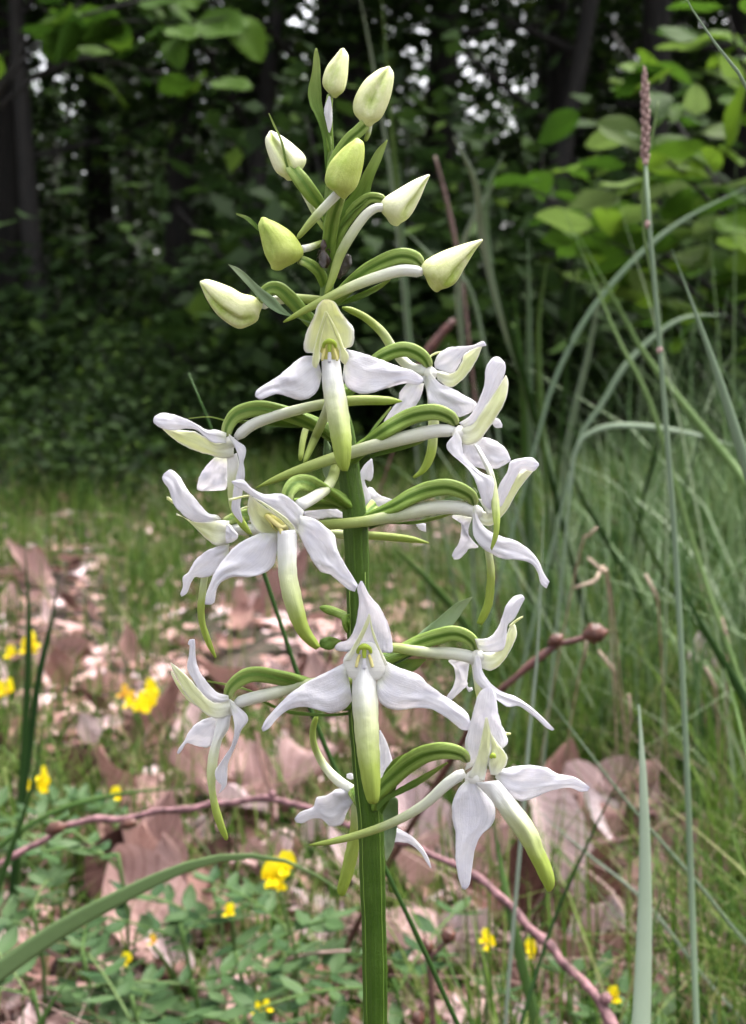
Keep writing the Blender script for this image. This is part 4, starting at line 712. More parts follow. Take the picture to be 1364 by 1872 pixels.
LT2 = 'dim tree deep inside the wood'; LG2 = 'trees deep inside the wood'
for u, y, mi, rz, s, lean in [(85, 5.2, 2, .5, .95, (0, 0)), (25, 6.0, 0, 1, 1, (0, .03)), (200, 7.0, 1, 2, .9, (0, .05)), (320, 6.2, 0, 3, 1, (0, -.03)), (415, 5.6, 2, 4, 1.1, (0, -.12)), (470, 7.4, 1, 5, 1, (0, -.06)), (560, 6.8, 1, .3, .8, (0, .06)), (660, 6.0, 0, 1.4, 1, (0, 0)), (780, 6.4, 1, 2.2, .95, (0, -.08)), (930, 5.6, 2, 3.3, 1.1, (0, -.14)), (1040, 7.0, 3, 4.4, .9, (0, .04)), (1180, 6.0, 0, 5.1, 1, (0, 0)), (1330, 6.6, 1, .9, 1, (0, .05)), (-160, 5.6, 2, 2.7, 1.1, (0, 0)), (1520, 5.8, 0, 3.9, 1, (0, 0)), (-420, 5.2, 1, 1.9, 1, (0, 0)), (1760, 5.4, 3, 1.9, .9, (0, 0)), (-700, 5.8, 0, .4, 1, (0, 0)), (-950, 5.2, 2, 2.4, 1.1, (0, 0)), (-1250, 6.2, 1, 3.4, 1, (0, 0)), (-1600, 5.6, 2, 1.2, 1.1, (0, 0)), (-820, 8.5, 1, 4.1, 1.1, (0, 0)), (-1300, 9, 3, 4.8, 1.1, (0, 0)), (2050, 5.6, 2, .7, 1.1, (0, 0)), (2350, 6.0, 1, 2.9, 1, (0, 0)), (2700, 5.4, 0, 3.6, 1.1, (0, 0)), (2300, 9, 3, 1.5, 1.1, (0, 0))]:
    tree((u-682)/FPX*y, y, mi, rz, s, *((LT, LG) if abs(lean[1]) < .04 else ('dark slender tree leaning to one side at the edge of the wood', 'leaning trees at the edge of the wood')), lean)
r = random.Random(5)
for i in range(24):
    y = 7.5+i*.55+r.uniform(-.5, .5); x = r.uniform(-1, 1)*(.42*y+1.5)
    if 760 < 682+FPX*x/y < 960 or -60 < 682+FPX*x/y < 80: x += .11*y
    tree(x, y, r.randrange(4), r.uniform(0, 6.28), r.uniform(.85, 1.25), LT2, LG2)
YM = [tree_meshes(11, 2.7, .02, .15, 2000, .8, .075), tree_meshes(12, 3.4, .025, .3, 2400, .9, .08)]
r = random.Random(8)
for i in range(18):
    y = r.uniform(6.6, 9.4); x = (-.62+1.24*(i+r.uniform(.1, .9))/18)*.62*y; k = r.randrange(2)
    t = empty('sapling', (x, y, float(gh(x, y))), ('shorter' if k == 0 else 'taller')+' leafy sapling filling the gloom between the tree trunks', 'sapling', ('shorter' if k == 0 else 'taller')+' saplings between the trunks'); t.rotation_euler = (0, 0, r.uniform(0, 6.28))
    for nm, me in zip(('trunk', 'crown'), YM[k]):
        o = bpy.data.objects.new(nm, me); col.objects.link(o); o.parent = t
# low bushes along the edge of the wood
def bush_meshes(seed, Rx, Hh, nleaf, ls):
    rs = np.random.default_rng(seed); r = random.Random(seed); cent = []; parts = []
    for i in range(14):
        a = r.uniform(0, 6.28); q = r.random()**.6; tip = np.array([math.cos(a)*Rx*q, math.sin(a)*Rx*q, Hh*(1.05-.5*q*q)*r.uniform(.6, 1.1)])
        parts.append(limb((0, 0, -.03), tip, .008, .002, (tip[0]*.2, tip[1]*.2, Hh*.15), 5, 6))
        for k in range(5): cent.append(tip*np.array([1, 1, 1])*r.uniform(.25, 1.05))
    v, f = join(parts); lv, lf, lr = leafcloud(np.array(cent), np.array([.12, .12, .08])*Rx/.5, nleaf, ls, .4, rs)
    return mesh('stem', v, f, M['bark']), big('foliage', lv, lf, M['forest'], lr, smooth=False)
BM = [bush_meshes(21, .55, .55, 1500, .06), bush_meshes(22, .7, .8, 2000, .07), bush_meshes(23, .45, .35, 1100, .05)]
r = random.Random(9)
for i in range(50):
    y = r.choice([2.9, 3.3, 3.6, 4.0, 4.6, 5.0])+r.uniform(-.3, .3); x = -3.9+i*.17+r.uniform(-.1, .1)
    t = empty('bush', (x, y, float(gh(x, y))), 'low dark green bush at the foot of the wood', 'bush', 'low bushes along the edge of the wood'); t.rotation_euler = (0, 0, r.uniform(0, 6.28)); s = r.uniform(.7, 1.25)*(.55 if y < 3.5 else 1); t.scale = (s, s, s)
    for nm, me in zip(('stem', 'foliage'), BM[r.randrange(3)]):
        o = bpy.data.objects.new(nm, me); col.objects.link(o); o.parent = t
# far wood as one mass
rs = np.random.default_rng(31); n = 780
a = rs.uniform(-24, 24, n); cent = np.stack([a, 22+rs.uniform(0, 6, n), rs.uniform(0, 1, n)**.9*5.8], 1)
uu = 682+FPX*cent[:, 0]/cent[:, 1]; cent = cent[(cent[:, 2] < 4.5) | ~(((uu > 700) & (uu < 1010)) | (uu < 120))]      # the wood is lower here and the sky shows through
lv, lf, lr = leafcloud(cent, np.array([.9, .8, .5]), 104000, .3, .5, rs)
tag(link(bpy.data.objects.new('distant_wood', big('distant_wood', lv, lf, M['forest'], lr, smooth=False))), 'dense dark foliage of the wood far behind', 'wood', kind='stuff')
M['bladesoft'] = leafmat('grass_blade_soft', [(0, (.18, .27, .11, 1)), (1, (.26, .35, .18, 1))], .4, .6, 'obj', 40.0)
M['drystalk'] = barkmat('dry_stalk', (.20, .14, .10, 1), (.40, .30, .23, 1), (300, 300, 60), .7, .0004)

# ---------------------------------------------------------------- single blades, stalks and twigs
def line3(pts, n=24, ground=True, gw=.9):
    """(x, y, width_px, distance) points -> 3D centre line and widths; the last point is carried on down to the ground"""
    a = np.array(pts, float); C = P(a[:, 0], a[:, 1], a[:, 3]); wd = a[:, 2]*a[:, 3]/FPX
    if ground:
        e = C[-1]; d = e-C[-2]; d /= np.linalg.norm(d)
        if d[2] < -.25:                          # carry on in the same direction
            L = e[2]/-d[2]; hz = L*np.linalg.norm(d[:2]); k_ = min(1, .12/max(hz, 1e-6)); g = e+np.array([d[0]*L*k_, d[1]*L*k_, 0])
        else: g = e+np.array([d[0], d[1], 0])*.04
        g[2] = gh(g[0], g[1])-.004; m_ = e*.55+g*.45+np.array([d[0], d[1], 0])*.006; C = np.vstack([C, m_]); wd = np.r_[wd, wd[-1]*(1+gw)/2]
        C = np.vstack([C, g]); wd = np.r_[wd, wd[-1]*gw]
    q = cr(np.hstack([C, wd[:, None]]), n); return q[:, :3], q[:, 3]
def strip(name, pts, mat, label, cat='grass', group=None, face=-.3, chan=.25, n=30, ground=True, tipw=.05):
    C, w = line3(pts, n, ground); w = w.copy(); s = np.linspace(0, 1, n); w *= np.clip(s/.3, tipw, 1)**.6
    T = np.gradient(C, axis=0); T /= np.linalg.norm(T, axis=1)[:, None]
    S = np.cross(T, FWD); S /= np.linalg.norm(S, axis=1)[:, None]+1e-9; N = np.cross(S, T)
    f = face+.5*np.sin(s*2+len(name))[:, None]*0+np.zeros((n, 1)); S2 = S*np.cos(f)+N*np.sin(f); N2 = np.cross(S2, T)
    v = np.linspace(-1, 1, 5); V = []
    for side in (1, -1):
        for k in v: V.append(C+S2*(w*k/2)[:, None]+N2*(w*chan*(k*k-.5)+side*.00008)[:, None])
    V = np.stack(V, 1).reshape(-1, 3); F = []; m = 10
    for i in range(n-1):
        for j in range(4): a = i*m+j; F.append((a, a+1, a+m+1, a+m)); a += 5; F.append((a+m, a+m+1, a+1, a))
        a = i*m; F.append((a+m, a+m+5, a+5, a)); a += 4; F.append((a, a+5, a+m+5, a+m))
    return tag(mk(name, V, F, M[mat], org=C[-1]), label, cat, group)
def kink(pts, amp, seed):
    r_ = random.Random(seed); a = np.array(pts, float); q = cr(a, len(a)*3); q[1:-1, :2] += np.array([[r_.uniform(-amp, amp), r_.uniform(-amp, amp)] for _ in range(len(q)-2)]); return [tuple(w_) for w_ in q]
def rod(name, pts, mat, parent=None, n=40, k=10, ground=False, nodes=0, gw=.9):
    C, w = line3(pts, n, ground, gw)
    R = w/2*(1+.06*np.sin(np.arange(n)*1.7)+.05*np.sin(np.arange(n)*3.9))
    if nodes: R = R*(1+.28*np.exp(-((np.arange(n) % nodes)-nodes/2)**2/1.2))
    V, F, U = tube3(C, R, n, k); return mk(name, V, F, M[mat], parent, U, org=C[-1])
def nut(name, x, y, rx, ry, dist, mat, parent, ang=0):
    th = np.linspace(0, 1, 12); r = np.sin(np.pi*np.clip(th, .03, .97))**.8; ca, sa = math.cos(ang), math.sin(ang)
    ax = (th-.5)*2*ry; C = P(x+ax*sa, y-ax*ca, np.full(12, dist)); V, F, U = tube3(C, r*rx*dist/FPX*(1+.08*np.sin(th*20)), 12, 12, ridges=4, amp=.12, twist=2.5)
    return mk(name, V, F, M[mat], parent, U)
strip('grass_blade', [(1168, 1288, 20, .27), (1176, 1420, 33, .265), (1180, 1600, 36, .26), (1177, 1760, 37, .255), (1172, 1900, 37, .25)], 'bladeb', 'broad upright grey green grass blade tapering to a point right of the lowest flower', chan=.12, face=.1)
strip('grass_blade', [(1225, -60, 6, .20), (1258, 5, 9, .20), (1312, 86, 11, .20), (1368, 165, 12, .20), (1480, 420, 13, .21), (1560, 900, 13, .22)], 'bladeb', 'smooth blue green blade slanting across above the brown seed head')
strip('grass_blade', [(1228, 455, 6, .3), (1262, 545, 12, .3), (1310, 680, 18, .3), (1345, 790, 21, .3), (1400, 980, 22, .3), (1450, 1300, 22, .3)], 'bladeb', 'stout grey green blade with a brownish tip beside the seed head stalk')
strip('grass_blade', [(1025, 370, 5, .55), (1080, 500, 9, .55), (1130, 620, 10, .54), (1190, 740, 10, .53), (1265, 990, 10, .52), (1330, 1180, 10, .5)], 'blade', 'long thin green blade slanting down to the right behind the seed head stalk')
strip('grass_blade', [(1058, 430, 8, .6), (1130, 560, 16, .6), (1180, 650, 18, .6), (1290, 790, 18, .58), (1370, 890, 16, .56), (1450, 1010, 16, .5)], 'blade', 'wide fresh green blade crossing the tussock diagonally')
strip('grass_blade', [(1380, 335, 6, .7), (1240, 408, 9, .7), (1140, 495, 10, .7), (1060, 600, 9.5, .7), (1005, 720, 8, .7), (970, 850, 6, .7)], 'bladeb', 'lilac grey blade arching up to the right out of the tussock', chan=.1)
strip('grass_blade', [(1330, 575, 6, .75), (1240, 585, 10, .75), (1150, 660, 11, .75), (1100, 740, 9, .75), (1060, 800, 8, .75), (1035, 900, 6, .75)], 'bladeb', 'broad pale blade arching over to the right in the tussock', chan=.1)
strip('grass_blade', [(1350, 816, 6, .62), (1260, 792, 10, .62), (1160, 778, 11, .62), (1090, 786, 9, .62), (1050, 830, 7, .62), (1035, 980, 5, .62)], 'bladeb', 'pale blade bent over level with the ground in the tussock', chan=.1)
tus = [[(828, 250), (868, 330), (880, 430), (912, 570), (965, 720)], [(922, 280), (890, 352), (890, 450), (922, 600), (985, 780)], [(905, 335), (852, 430), (838, 540), (850, 700)], [(965, 435), (967, 560), (968, 700), (970, 860)], [(730, 300), (738, 450), (752, 640), (790, 860)], [(657, -10), (682, 120), (715, 330), (735, 520), (755, 760)], [(697, -10), (712, 180), (724, 330), (745, 560), (770, 820)], [(1055, 450), (1045, 560), (1035, 680), (1020, 860)], [(870, 560), (800, 480), (740, 420)][::-1], [(1000, 480), (985, 600), (990, 760), (1000, 900)], [(900, 480), (930, 600), (975, 760), (1020, 930)], [(1100, 520), (1075, 650), (1040, 800), (1020, 960)], [(940, 540), (955, 700), (960, 860)], [(1280, 640), (1240, 740), (1190, 860), (1160, 1000)], [(1335, 520), (1300, 680), (1270, 830), (1230, 980)], [(1120, 840), (1160, 950), (1230, 1080), (1300, 1180)], [(1020, 800), (1060, 900), (1120, 1010), (1170, 1100)], [(870, 700), (900, 820), (950, 960), (990, 1100)], [(720, 1000), (800, 1080), (880, 1180), (960, 1290)]]
for i, q in enumerate(tus):
    d = .62+.03*(i % 7)-.0; wpx = (15, 16, 12, 12, 9, 8, 9, 8, 7)[i % 9]
    strip('grass_blade', [(x, y, wpx*(1-.35*(k_ > 2)), d+.05*k_) for k_, (x, y) in enumerate(q)], ('bladeb' if i < 5 else ('blade', 'bladed', 'bladeb')[i % 3]), 'long narrow grass blade rising out of the blurred tussock', group='long narrow blades of the tussock', face=-.7+.3*(i % 5))
strip('grass_blade', [(994, 925, 4, .34), (990, 1040, 6, .34), (982, 1200, 7, .34), (968, 1340, 7, .34), (955, 1500, 7, .34)], 'bladeb', 'pale thread thin blade standing behind the right hand flowers')
strip('grass_blade', [(985, 1255, 3, .36), (1050, 1340, 6, .36), (1150, 1470, 6, .36), (1280, 1620, 6, .36), (1360, 1720, 6, .36)], 'bladeb', 'thin pale blade slanting down to the right past the broad upright blade')
strip('grass_blade', [(970, 1470, 3, .4), (1060, 1550, 6, .4), (1180, 1650, 6, .4), (1290, 1790, 6, .4)], 'bladeb', 'thin pale blade slanting over the large dead leaves')
strip('grass_blade', [(1225, 1020, 6, .4), (1260, 1100, 20, .4), (1310, 1190, 26, .4), (1370, 1290, 28, .4), (1440, 1400, 28, .38)], 'bladed', 'wide dark green blade leaning left at the foot of the tussock', chan=.12)
strip('grass_blade', [(1195, 860, 3, .4), (1235, 940, 6, .4), (1275, 1060, 7, .4), (1330, 1240, 7, .4), (1370, 1400, 7, .38)], 'blade', 'fine green blade curving beside the wide dark green one')
strip('grass_blade', [(1160, 1380, 3, .36), (1130, 1430, 6, .36), (1080, 1530, 7, .36), (1010, 1690, 7, .36), (950, 1880, 7, .35)], 'bladed', 'thin dark blade leaning right behind the broad upright blade')
strip('grass_blade', [(1240, 1490, 3, .34), (1225, 1570, 7, .34), (1195, 1690, 8, .34), (1160, 1880, 8, .33)], 'blade', 'thin grey green blade leaning right of the broad upright blade')
strip('grass_blade', [(892, 1440, 6, .38), (908, 1540, 16, .38), (935, 1680, 19, .37), (985, 1890, 20, .36)], 'blade', 'soft green blade under the hanging sepal of the lowest right flower', chan=.1)
strip('grass_blade', [(45, 985, 5, .55), (52, 1130, 14, .55), (48, 1280, 16, .55), (40, 1420, 16, .55)], 'bladed', 'dark upright blade among the yellow flowers on the left', chan=.2)
strip('grass_blade', [(110, 1035, 5, .55), (95, 1130, 12, .55), (70, 1240, 14, .55), (55, 1360, 14, .55)], 'bladed', 'dark blade leaning right beside the dark upright one', chan=.2)
strip('grass_blade', [(78, 1325, 4, .36), (66, 1410, 11, .36), (35, 1510, 13, .36), (-10, 1640, 14, .36), (-60, 1800, 14, .36)], 'bladed', 'dark blade crossing the left end of the reddish twig')
strip('grass_blade', [(640, 1640, 6, .3), (540, 1580, 16, .3), (440, 1565, 22, .3), (340, 1585, 28, .3), (220, 1640, 33, .3), (100, 1705, 36, .3), (-20, 1790, 38, .3), (-160, 1900, 38, .3)], 'bladesoft', 'wide soft green blade arching over low in front of the small leaflets', chan=.02, face=.25)
strip('grass_blade', [(125, 1790, 6, .34), (100, 1825, 14, .34), (60, 1890, 16, .34)], 'blade', 'short blade tip poking up through the small leaflets')
strip('grass_blade', [(360, 1440, 4, .5), (230, 1450, 9, .5), (110, 1480, 11, .5), (20, 1530, 11, .5), (-60, 1600, 11, .5)], 'blade', 'pale green blade lying almost flat above the reddish twig')
q = rod('sedge_stalk', [(345, 682, 3, .235), (385, 780, 5, .235), (440, 925, 7, .235), (490, 1070, 8, .235), (545, 1235, 8.5, .235), (610, 1400, 9, .235), (705, 1590, 9, .235), (795, 1780, 9, .235), (850, 1900, 9, .235)], 'bladed', ground=True)
tag(q, 'thin dark green stalk leaning across behind the orchid stem', 'stalk')
# sedge with a brown seed head
C, w = line3([(1180, 300, 7, .3), (1186, 400, 9, .3), (1200, 560, 9, .3), (1218, 780, 10, .3), (1236, 1020, 11, .3), (1252, 1320, 11, .295), (1264, 1620, 12, .29), (1274, 1890, 12, .28)], 50)
sed = empty('sedge', C[-1], 'upright sedge stalk topped by a slender brown seed head', 'sedge')
V, F, U = tube3(C, w/2, 50, 8); mk('stalk', V, F, M['bladeb'], sed, U)
C, w = line3([(1178, 128, 3, .3), (1179, 165, 10, .3), (1180, 210, 12, .3), (1180, 255, 11, .3), (1179, 300, 7, .3)], 20, False)
V, F, U = tube3(C, w/2*.7, 20, 8); sh = mk('seed_head', V, F, M['seed'], sed, U)
cs = cr(C, 46)
gv, gf, gu = tube3(np.array([[0, 0, 0], [0, 0, .3], [0, 0, .7], [0, 0, 1.0]])*.0026, np.array([.0002, .0005, .0004, .00008]), 4, 6, view=np.array([1., 0, 0])); gm = mesh('seed_scale', gv, gf, M['seed'], gu)
for i in range(44):
    a = i*2.4; o = bpy.data.objects.new('seed_scale', gm); p = cs[44-i]
    k_ = min(1, (44-i)/14+.15); link(o, sh, p+np.array([math.cos(a)*k_, math.sin(a)*k_, -1.2*(1-k_)])*.0004, Euler((-.3*math.sin(a)*k_, .3*math.cos(a)*k_, 0)), (.4+.6*k_, .4+.6*k_, .8))
for pts in ([(1204, 185, 2, .3), (1196, 230, 6, .3), (1184, 290, 6, .3), (1176, 350, 6, .3), (1178, 430, 6, .3), (1192, 505, 6, .3)],):
    C, w = line3(pts, 24, False); V, F, U = tube3(C, w/2, 24, 6, flat=.4); mk('bract', V, F, M['blade'], sed, U)
for i, (x, y) in enumerate(((1184, 410), (1206, 640), (1180, 296))): nut('node', x, y, 6, 10, .3, 'seed', sed)
# twigs
tw = empty('fallen_twig', Gp(300, 1560), 'long reddish twig with buds lying across the ground behind the stem', 'twig')
rod('stem', kink([(x_, y_, w_*.72, d_) for x_, y_, w_, d_ in [(-40, 1605, 14, .40), (40, 1560, 15, .405), (120, 1512, 17, .41), (250, 1490, 17, .415), (380, 1472, 17, .42), (500, 1463, 17, .42), (560, 1478, 17, .415), (680, 1525, 17, .40), (820, 1575, 19, .385), (930, 1655, 21, .37), (1030, 1760, 23, .355), (1090, 1820, 24, .345), (1130, 1885, 26, .335), (1180, 1990, 28, .31), (1200, 2060, 28, .31)]], 4.2, 4), 'twig', tw, n=120, nodes=11, ground=True)
nut('bud', 102, 1514, 13, 22, .405, 'twigbud', tw, 1.25); nut('bud', 235, 1506, 9, 19, .41, 'twigbud', tw, 1.3); nut('bud', 498, 1452, 8, 9, .42, 'twig', tw); nut('bud', 745, 1538, 9, 12, .39, 'twig', tw, .5); nut('bud', 1108, 1826, 12, 13, .342, 'twig', tw, .3)
tw = empty('budding_twig', Gp(930, 1500), 'short dark red twig ending in two fat buds behind the right hand flowers', 'twig')
rod('stem', kink([(1096, 1156, 9, .4), (1060, 1166, 11, .4), (1010, 1182, 12, .4), (960, 1225, 12, .4), (915, 1262, 12, .4), (860, 1330, 12, .41), (800, 1430, 12, .43)], 2.5, 5), 'twigred', tw, n=40, nodes=9, ground=True)
nut('bud', 1088, 1158, 19, 24, .4, 'twigbud', tw, 1.4); nut('bud', 1016, 1170, 12, 17, .4, 'twigbud', tw, 1.0)
tw = empty('seedling_twig', Gp(785, 1870), 'small dark upright twig with two round brown buds beside the stem', 'twig')
rod('stem', [(820, 1712, 6, .36), (800, 1738, 9, .36), (785, 1752, 11, .36), (788, 1800, 11, .36), (792, 1880, 12, .36)], 'twigdark', tw, n=30, ground=True)
nut('bud', 820, 1710, 14, 17, .36, 'twigbud', tw, .3); nut('bud', 781, 1730, 12, 16, .36, 'twigbud', tw, -.2); nut('bud', 765, 1862, 16, 13, .36, 'twigbud', tw, 1.2)
q = rod('fallen_twig', [(1260, 1490, 14, .62), (1180, 1525, 15, .62), (1100, 1545, 16, .62), (1015, 1560, 16, .62), (960, 1590, 15, .62), (880, 1580, 14, .64)], 'twigred', n=40, nodes=10); tag(q, 'dark red twig lying on the big dead leaves', 'twig')
q = rod('fallen_twig', [(1085, 1440, 10, .66), (1060, 1500, 12, .65), (1015, 1560, 13, .63), (985, 1600, 12, .61)], 'twigdark', n=24, nodes=9); tag(q, 'crooked dark twig crossing the dark red one', 'twig')
q = rod('fallen_twig', [(470, 1340, 8, .66), (480, 1400, 9, .62), (500, 1455, 9, .56), (505, 1500, 8, .54)], 'twigdark', n=24, nodes=8); tag(q, 'thin dark twig leaning on the long reddish one', 'twig')
q = rod('fallen_twig', [(60, 1720, 7, .5), (120, 1755, 8, .48), (190, 1775, 7, .47)], 'twigdark', n=20, nodes=7); tag(q, 'short dark twig among the small leaflets', 'twig')
q = rod('dry_stalk', [(640, 1738, 5, .44), (560, 1745, 6, .45), (500, 1765, 6, .46), (450, 1800, 5, .47)], 'seed', n=20); tag(q, 'thin dry brown stalk lying left of the stem foot', 'stalk')
q = rod('dry_stalk', [(795, 285, 4, .95), (815, 360, 7, .95), (832, 440, 8, .95), (848, 540, 7, .95), (865, 700, 6, .95)], 'twigdark', ground=True); tag(q, 'rust brown stalk standing left of the tussock', 'stalk')
q = rod('dry_stalk', [(830, 585, 12, .8), (800, 620, 17, .8), (770, 665, 15, .8), (740, 760, 5, .8)], 'twigred', ground=True, gw=.5); tag(q, 'rust brown bent stalk behind the upper right flower', 'stalk')
for i, (x, y, d) in enumerate([((1090, 965), (1060, 1010), .5), ((1075, 1020), (1115, 1075), .5), ((1180, 1050), (1205, 1130), .5), ((1072, 1170), (1060, 1230), .5), ((1150, 1270), (1148, 1350), .45), ((1320, 1130), (1330, 1215), .5), ((1095, 1190), (1130, 1260), .5), ((1050, 1075), (1110, 1060), .5), ((1290, 1220), (1310, 1290), .5)]):
    q = rod('dry_stalk', [(x[0], x[1], 5, d), ((x[0]+y[0])/2+6, (x[1]+y[1])/2-4, 7, d), (y[0], y[1], 4, d+.02)], 'drystalk', n=20, ground=True, gw=.3); tag(q, 'pale dry grass stalk bent among the green tussock', 'stalk', 'pale dry stalks in the tussock')

# ---------------------------------------------------------------- small yellow pea flowers
def petal_mesh(name, L, Wd, mat, curl, kind='beech'):
    V = []; n, m = 9, 7
    s = np.linspace(0, 1, n); v = np.linspace(-1, 1, m); S, Vv = np.meshgrid(s, v, indexing='ij'); pr = (np.sin(np.pi*S**.7*.93)**.6+.05)*Wd/2
    x = S*L; y = pr*Vv; z = .3*pr*np.abs(Vv)+curl*L*S**2; V = np.stack([x, y, z], -1).reshape(-1, 3)
    F = [(i*m+j, i*m+j+1, (i+1)*m+j+1, (i+1)*m+j) for i in range(n-1) for j in range(m-1)]
    return mesh(name, V, F, M[mat], np.stack([S.ravel(), (Vv.ravel()+1)/2], 1))
PM = {c: [petal_mesh('standard_petal', 1.0, 1.0, c, .45), petal_mesh('wing_petal', 1.0, .55, c, -.1), petal_mesh('keel_petal', .9, .45, c, .25)] for c in ('yellow', 'orange')}
def pea(x, y, sz, dist, n, mat, label, stalk=True):
    c = P(x, y, dist)[()]; g = np.array([c[0]+random.uniform(-.01, .01), c[1]+.01, 0]); g[2] = gh(g[0], g[1])
    t = empty('yellow_flower', g, label, 'flower'); S = sz*.8*dist/FPX
    C = cr(np.stack([g, (g+c)/2+np.array([.004, .003, .004]), c+np.array([0, 0, -S*.3])]), 12); V, F, U = tube3(C, np.full(12, .0007), 12, 6); mk('stalk', V, F, M['blade'], t, U)
    for i in range(n):
        q = c+np.array([random.uniform(-.4, .4), random.uniform(-.2, .2), random.uniform(-.45, .45)])*S*(.0 if n == 1 else 1)
        yaw = random.uniform(-2.6, -.5); hs = S*(.62 if n > 1 else .8)
        for k, (me, e, f) in enumerate(zip(PM[mat], ((0, -1.15, yaw), (.9, -.1, yaw+.3), (0, .15, yaw)), (1, .8, .8))):
            o = bpy.data.objects.new(me.name.split('.')[0], me); link(o, t, q, Euler(e), (hs*f,)*3)
        o = bpy.data.objects.new('wing_petal', PM[mat][1]); link(o, t, q, Euler((-.9, -.1, yaw-.3)), (hs*.8,)*3)
pea(510, 1612, 66, .44, 5, 'yellow', 'large cluster of yellow pea flowers left of the orchid stem')
pea(425, 1672, 34, .47, 2, 'yellow', 'small yellow bloom below and left of the large yellow cluster')
pea(272, 1298, 50, .80, 3, 'yellow', 'bright round yellow flower head below the lower left orchid flower')
pea(232, 1268, 40, .82, 2, 'orange', 'orange yellow bloom beside the bright round yellow head')
pea(285, 1266, 42, .86, 2, 'yellow', 'faded yellow bloom above the bright round yellow head')
pea(245, 1300, 34, .79, 2, 'yellow', 'small yellow bloom touching the bright round yellow head')
pea(48, 1183, 48, .9, 3, 'yellow', 'yellow bloom beside the dark upright grass blade')
pea(20, 1200, 30, .92, 1, 'yellow', 'single small yellow bloom next to the one by the dark blade')
pea(3, 1268, 52, .8, 3, 'yellow', 'yellow bloom standing over the pink brown leaf litter at the clearing edge')
pea(86, 1428, 44, .62, 3, 'yellow', 'yellow bloom just above the left end of the reddish twig')
pea(42, 1435, 34, .64, 2, 'yellow', 'two pale yellow petals next to the bloom above the reddish twig')
pea(212, 1458, 30, .60, 1, 'yellow', 'tiny yellow bloom above the middle of the reddish twig')
pea(885, 1728, 42, .42, 2, 'yellow', 'yellow bloom between the two round brown buds and the twig')
pea(968, 1742, 38, .44, 2, 'yellow', 'yellow bloom half hidden by the soft green blade')
pea(1132, 1822, 44, .39, 2, 'yellow', 'yellow bloom beside the thick end of the reddish twig')
pea(482, 1842, 36, .42, 2, 'yellow', 'pale yellow bloom near the foot of the stem')
pea(280, 1724, 24, .47, 1, 'orange', 'tiny orange bloom on the brown leaf among the leaflets')
pea(232, 1760, 30, .46, 1, 'yellow', 'tiny yellow bloom low among the leaflets')

# ---------------------------------------------------------------- vetch plants with paired leaflets
LF = [leafmesh('leaflet', 1, .42, 'vetch', 'lance', .25, .25, .02, 9, 5, seed=40+i) for i in range(3)]
def frond(t, p, yaw, pitch, L, pairs, lf):
    d = np.array([math.cos(yaw)*math.cos(pitch), math.sin(yaw)*math.cos(pitch), math.sin(pitch)]); s = np.array([-math.sin(yaw), math.cos(yaw), 0])
    C = p+np.outer(np.linspace(0, 1, 10)*L, d)+np.outer(-(np.linspace(0, 1, 10)**2)*L*.25, [0, 0, 1]); V, F, U = tube3(C, np.full(10, .0005), 10, 5, view=np.array([.1, .2, 1.])); mk('leaf_stalk', V, F, M['blade'], t, U)
    for i in range(pairs):
        q = C[2+int(7*i/max(pairs-1, 1))]
        for sd in (-1, 1):
            o = bpy.data.objects.new('leaflet', random.choice(LF)); link(o, t, q, Euler((random.uniform(-.3, .3), random.uniform(-.35, .2), yaw+sd*random.uniform(.95, 1.35))), (lf*random.uniform(.8, 1.15),)*3)
    o = bpy.data.objects.new('leaflet', LF[0]); link(o, t, C[-1], Euler((0, -.1, yaw)), (lf,)*3)
r = random.Random(3)
vet = [(230, 1480, .62), (95, 1560, .52), (215, 1560, .5), (60, 1660, .46), (150, 1740, .45), (60, 1810, .42), (240, 1820, .43), (350, 1790, .44), (330, 1690, .47), (430, 1740, .46), (300, 1860, .42), (130, 1870, .41), (430, 1860, .42), (560, 1850, .42), (1040, 1820, .42), (1270, 1790, .42), (1320, 1850, .40), (1230, 1860, .4), (520, 1690, .47), (390, 1620, .5), (720, 1790, .44), (20, 1500, .6)]
for i, (x, y, d) in enumerate(vet):
    c = P(x, y, d)[()]; g = c.copy(); g[2] = gh(g[0], g[1])
    where = 'beside the stem foot and twig' if 400 < x < 800 else ('at the lower right among dead leaves' if x > 800 else 'in the carpet left of the stem')
    t = empty('vetch_plant', g, 'low plant with paired oval leaflets '+where, 'plant', 'leaflet plants '+where)
    h = max(c[2]-g[2], .01); top = g+np.array([0, 0, h])
    V, F, U = tube3(cr(np.stack([g, (g+top)/2+np.array([.004, 0, 0]), top]), 8), np.full(8, .0008), 8, 6); mk('stem', V, F, M['blade'], t, U)
    for k in range(3): frond(t, g+np.array([0, 0, h*r.uniform(.35, 1)]), r.uniform(0, 6.28), r.uniform(.0, .7), r.uniform(.035, .06), r.randrange(4, 6), r.uniform(.010, .015))

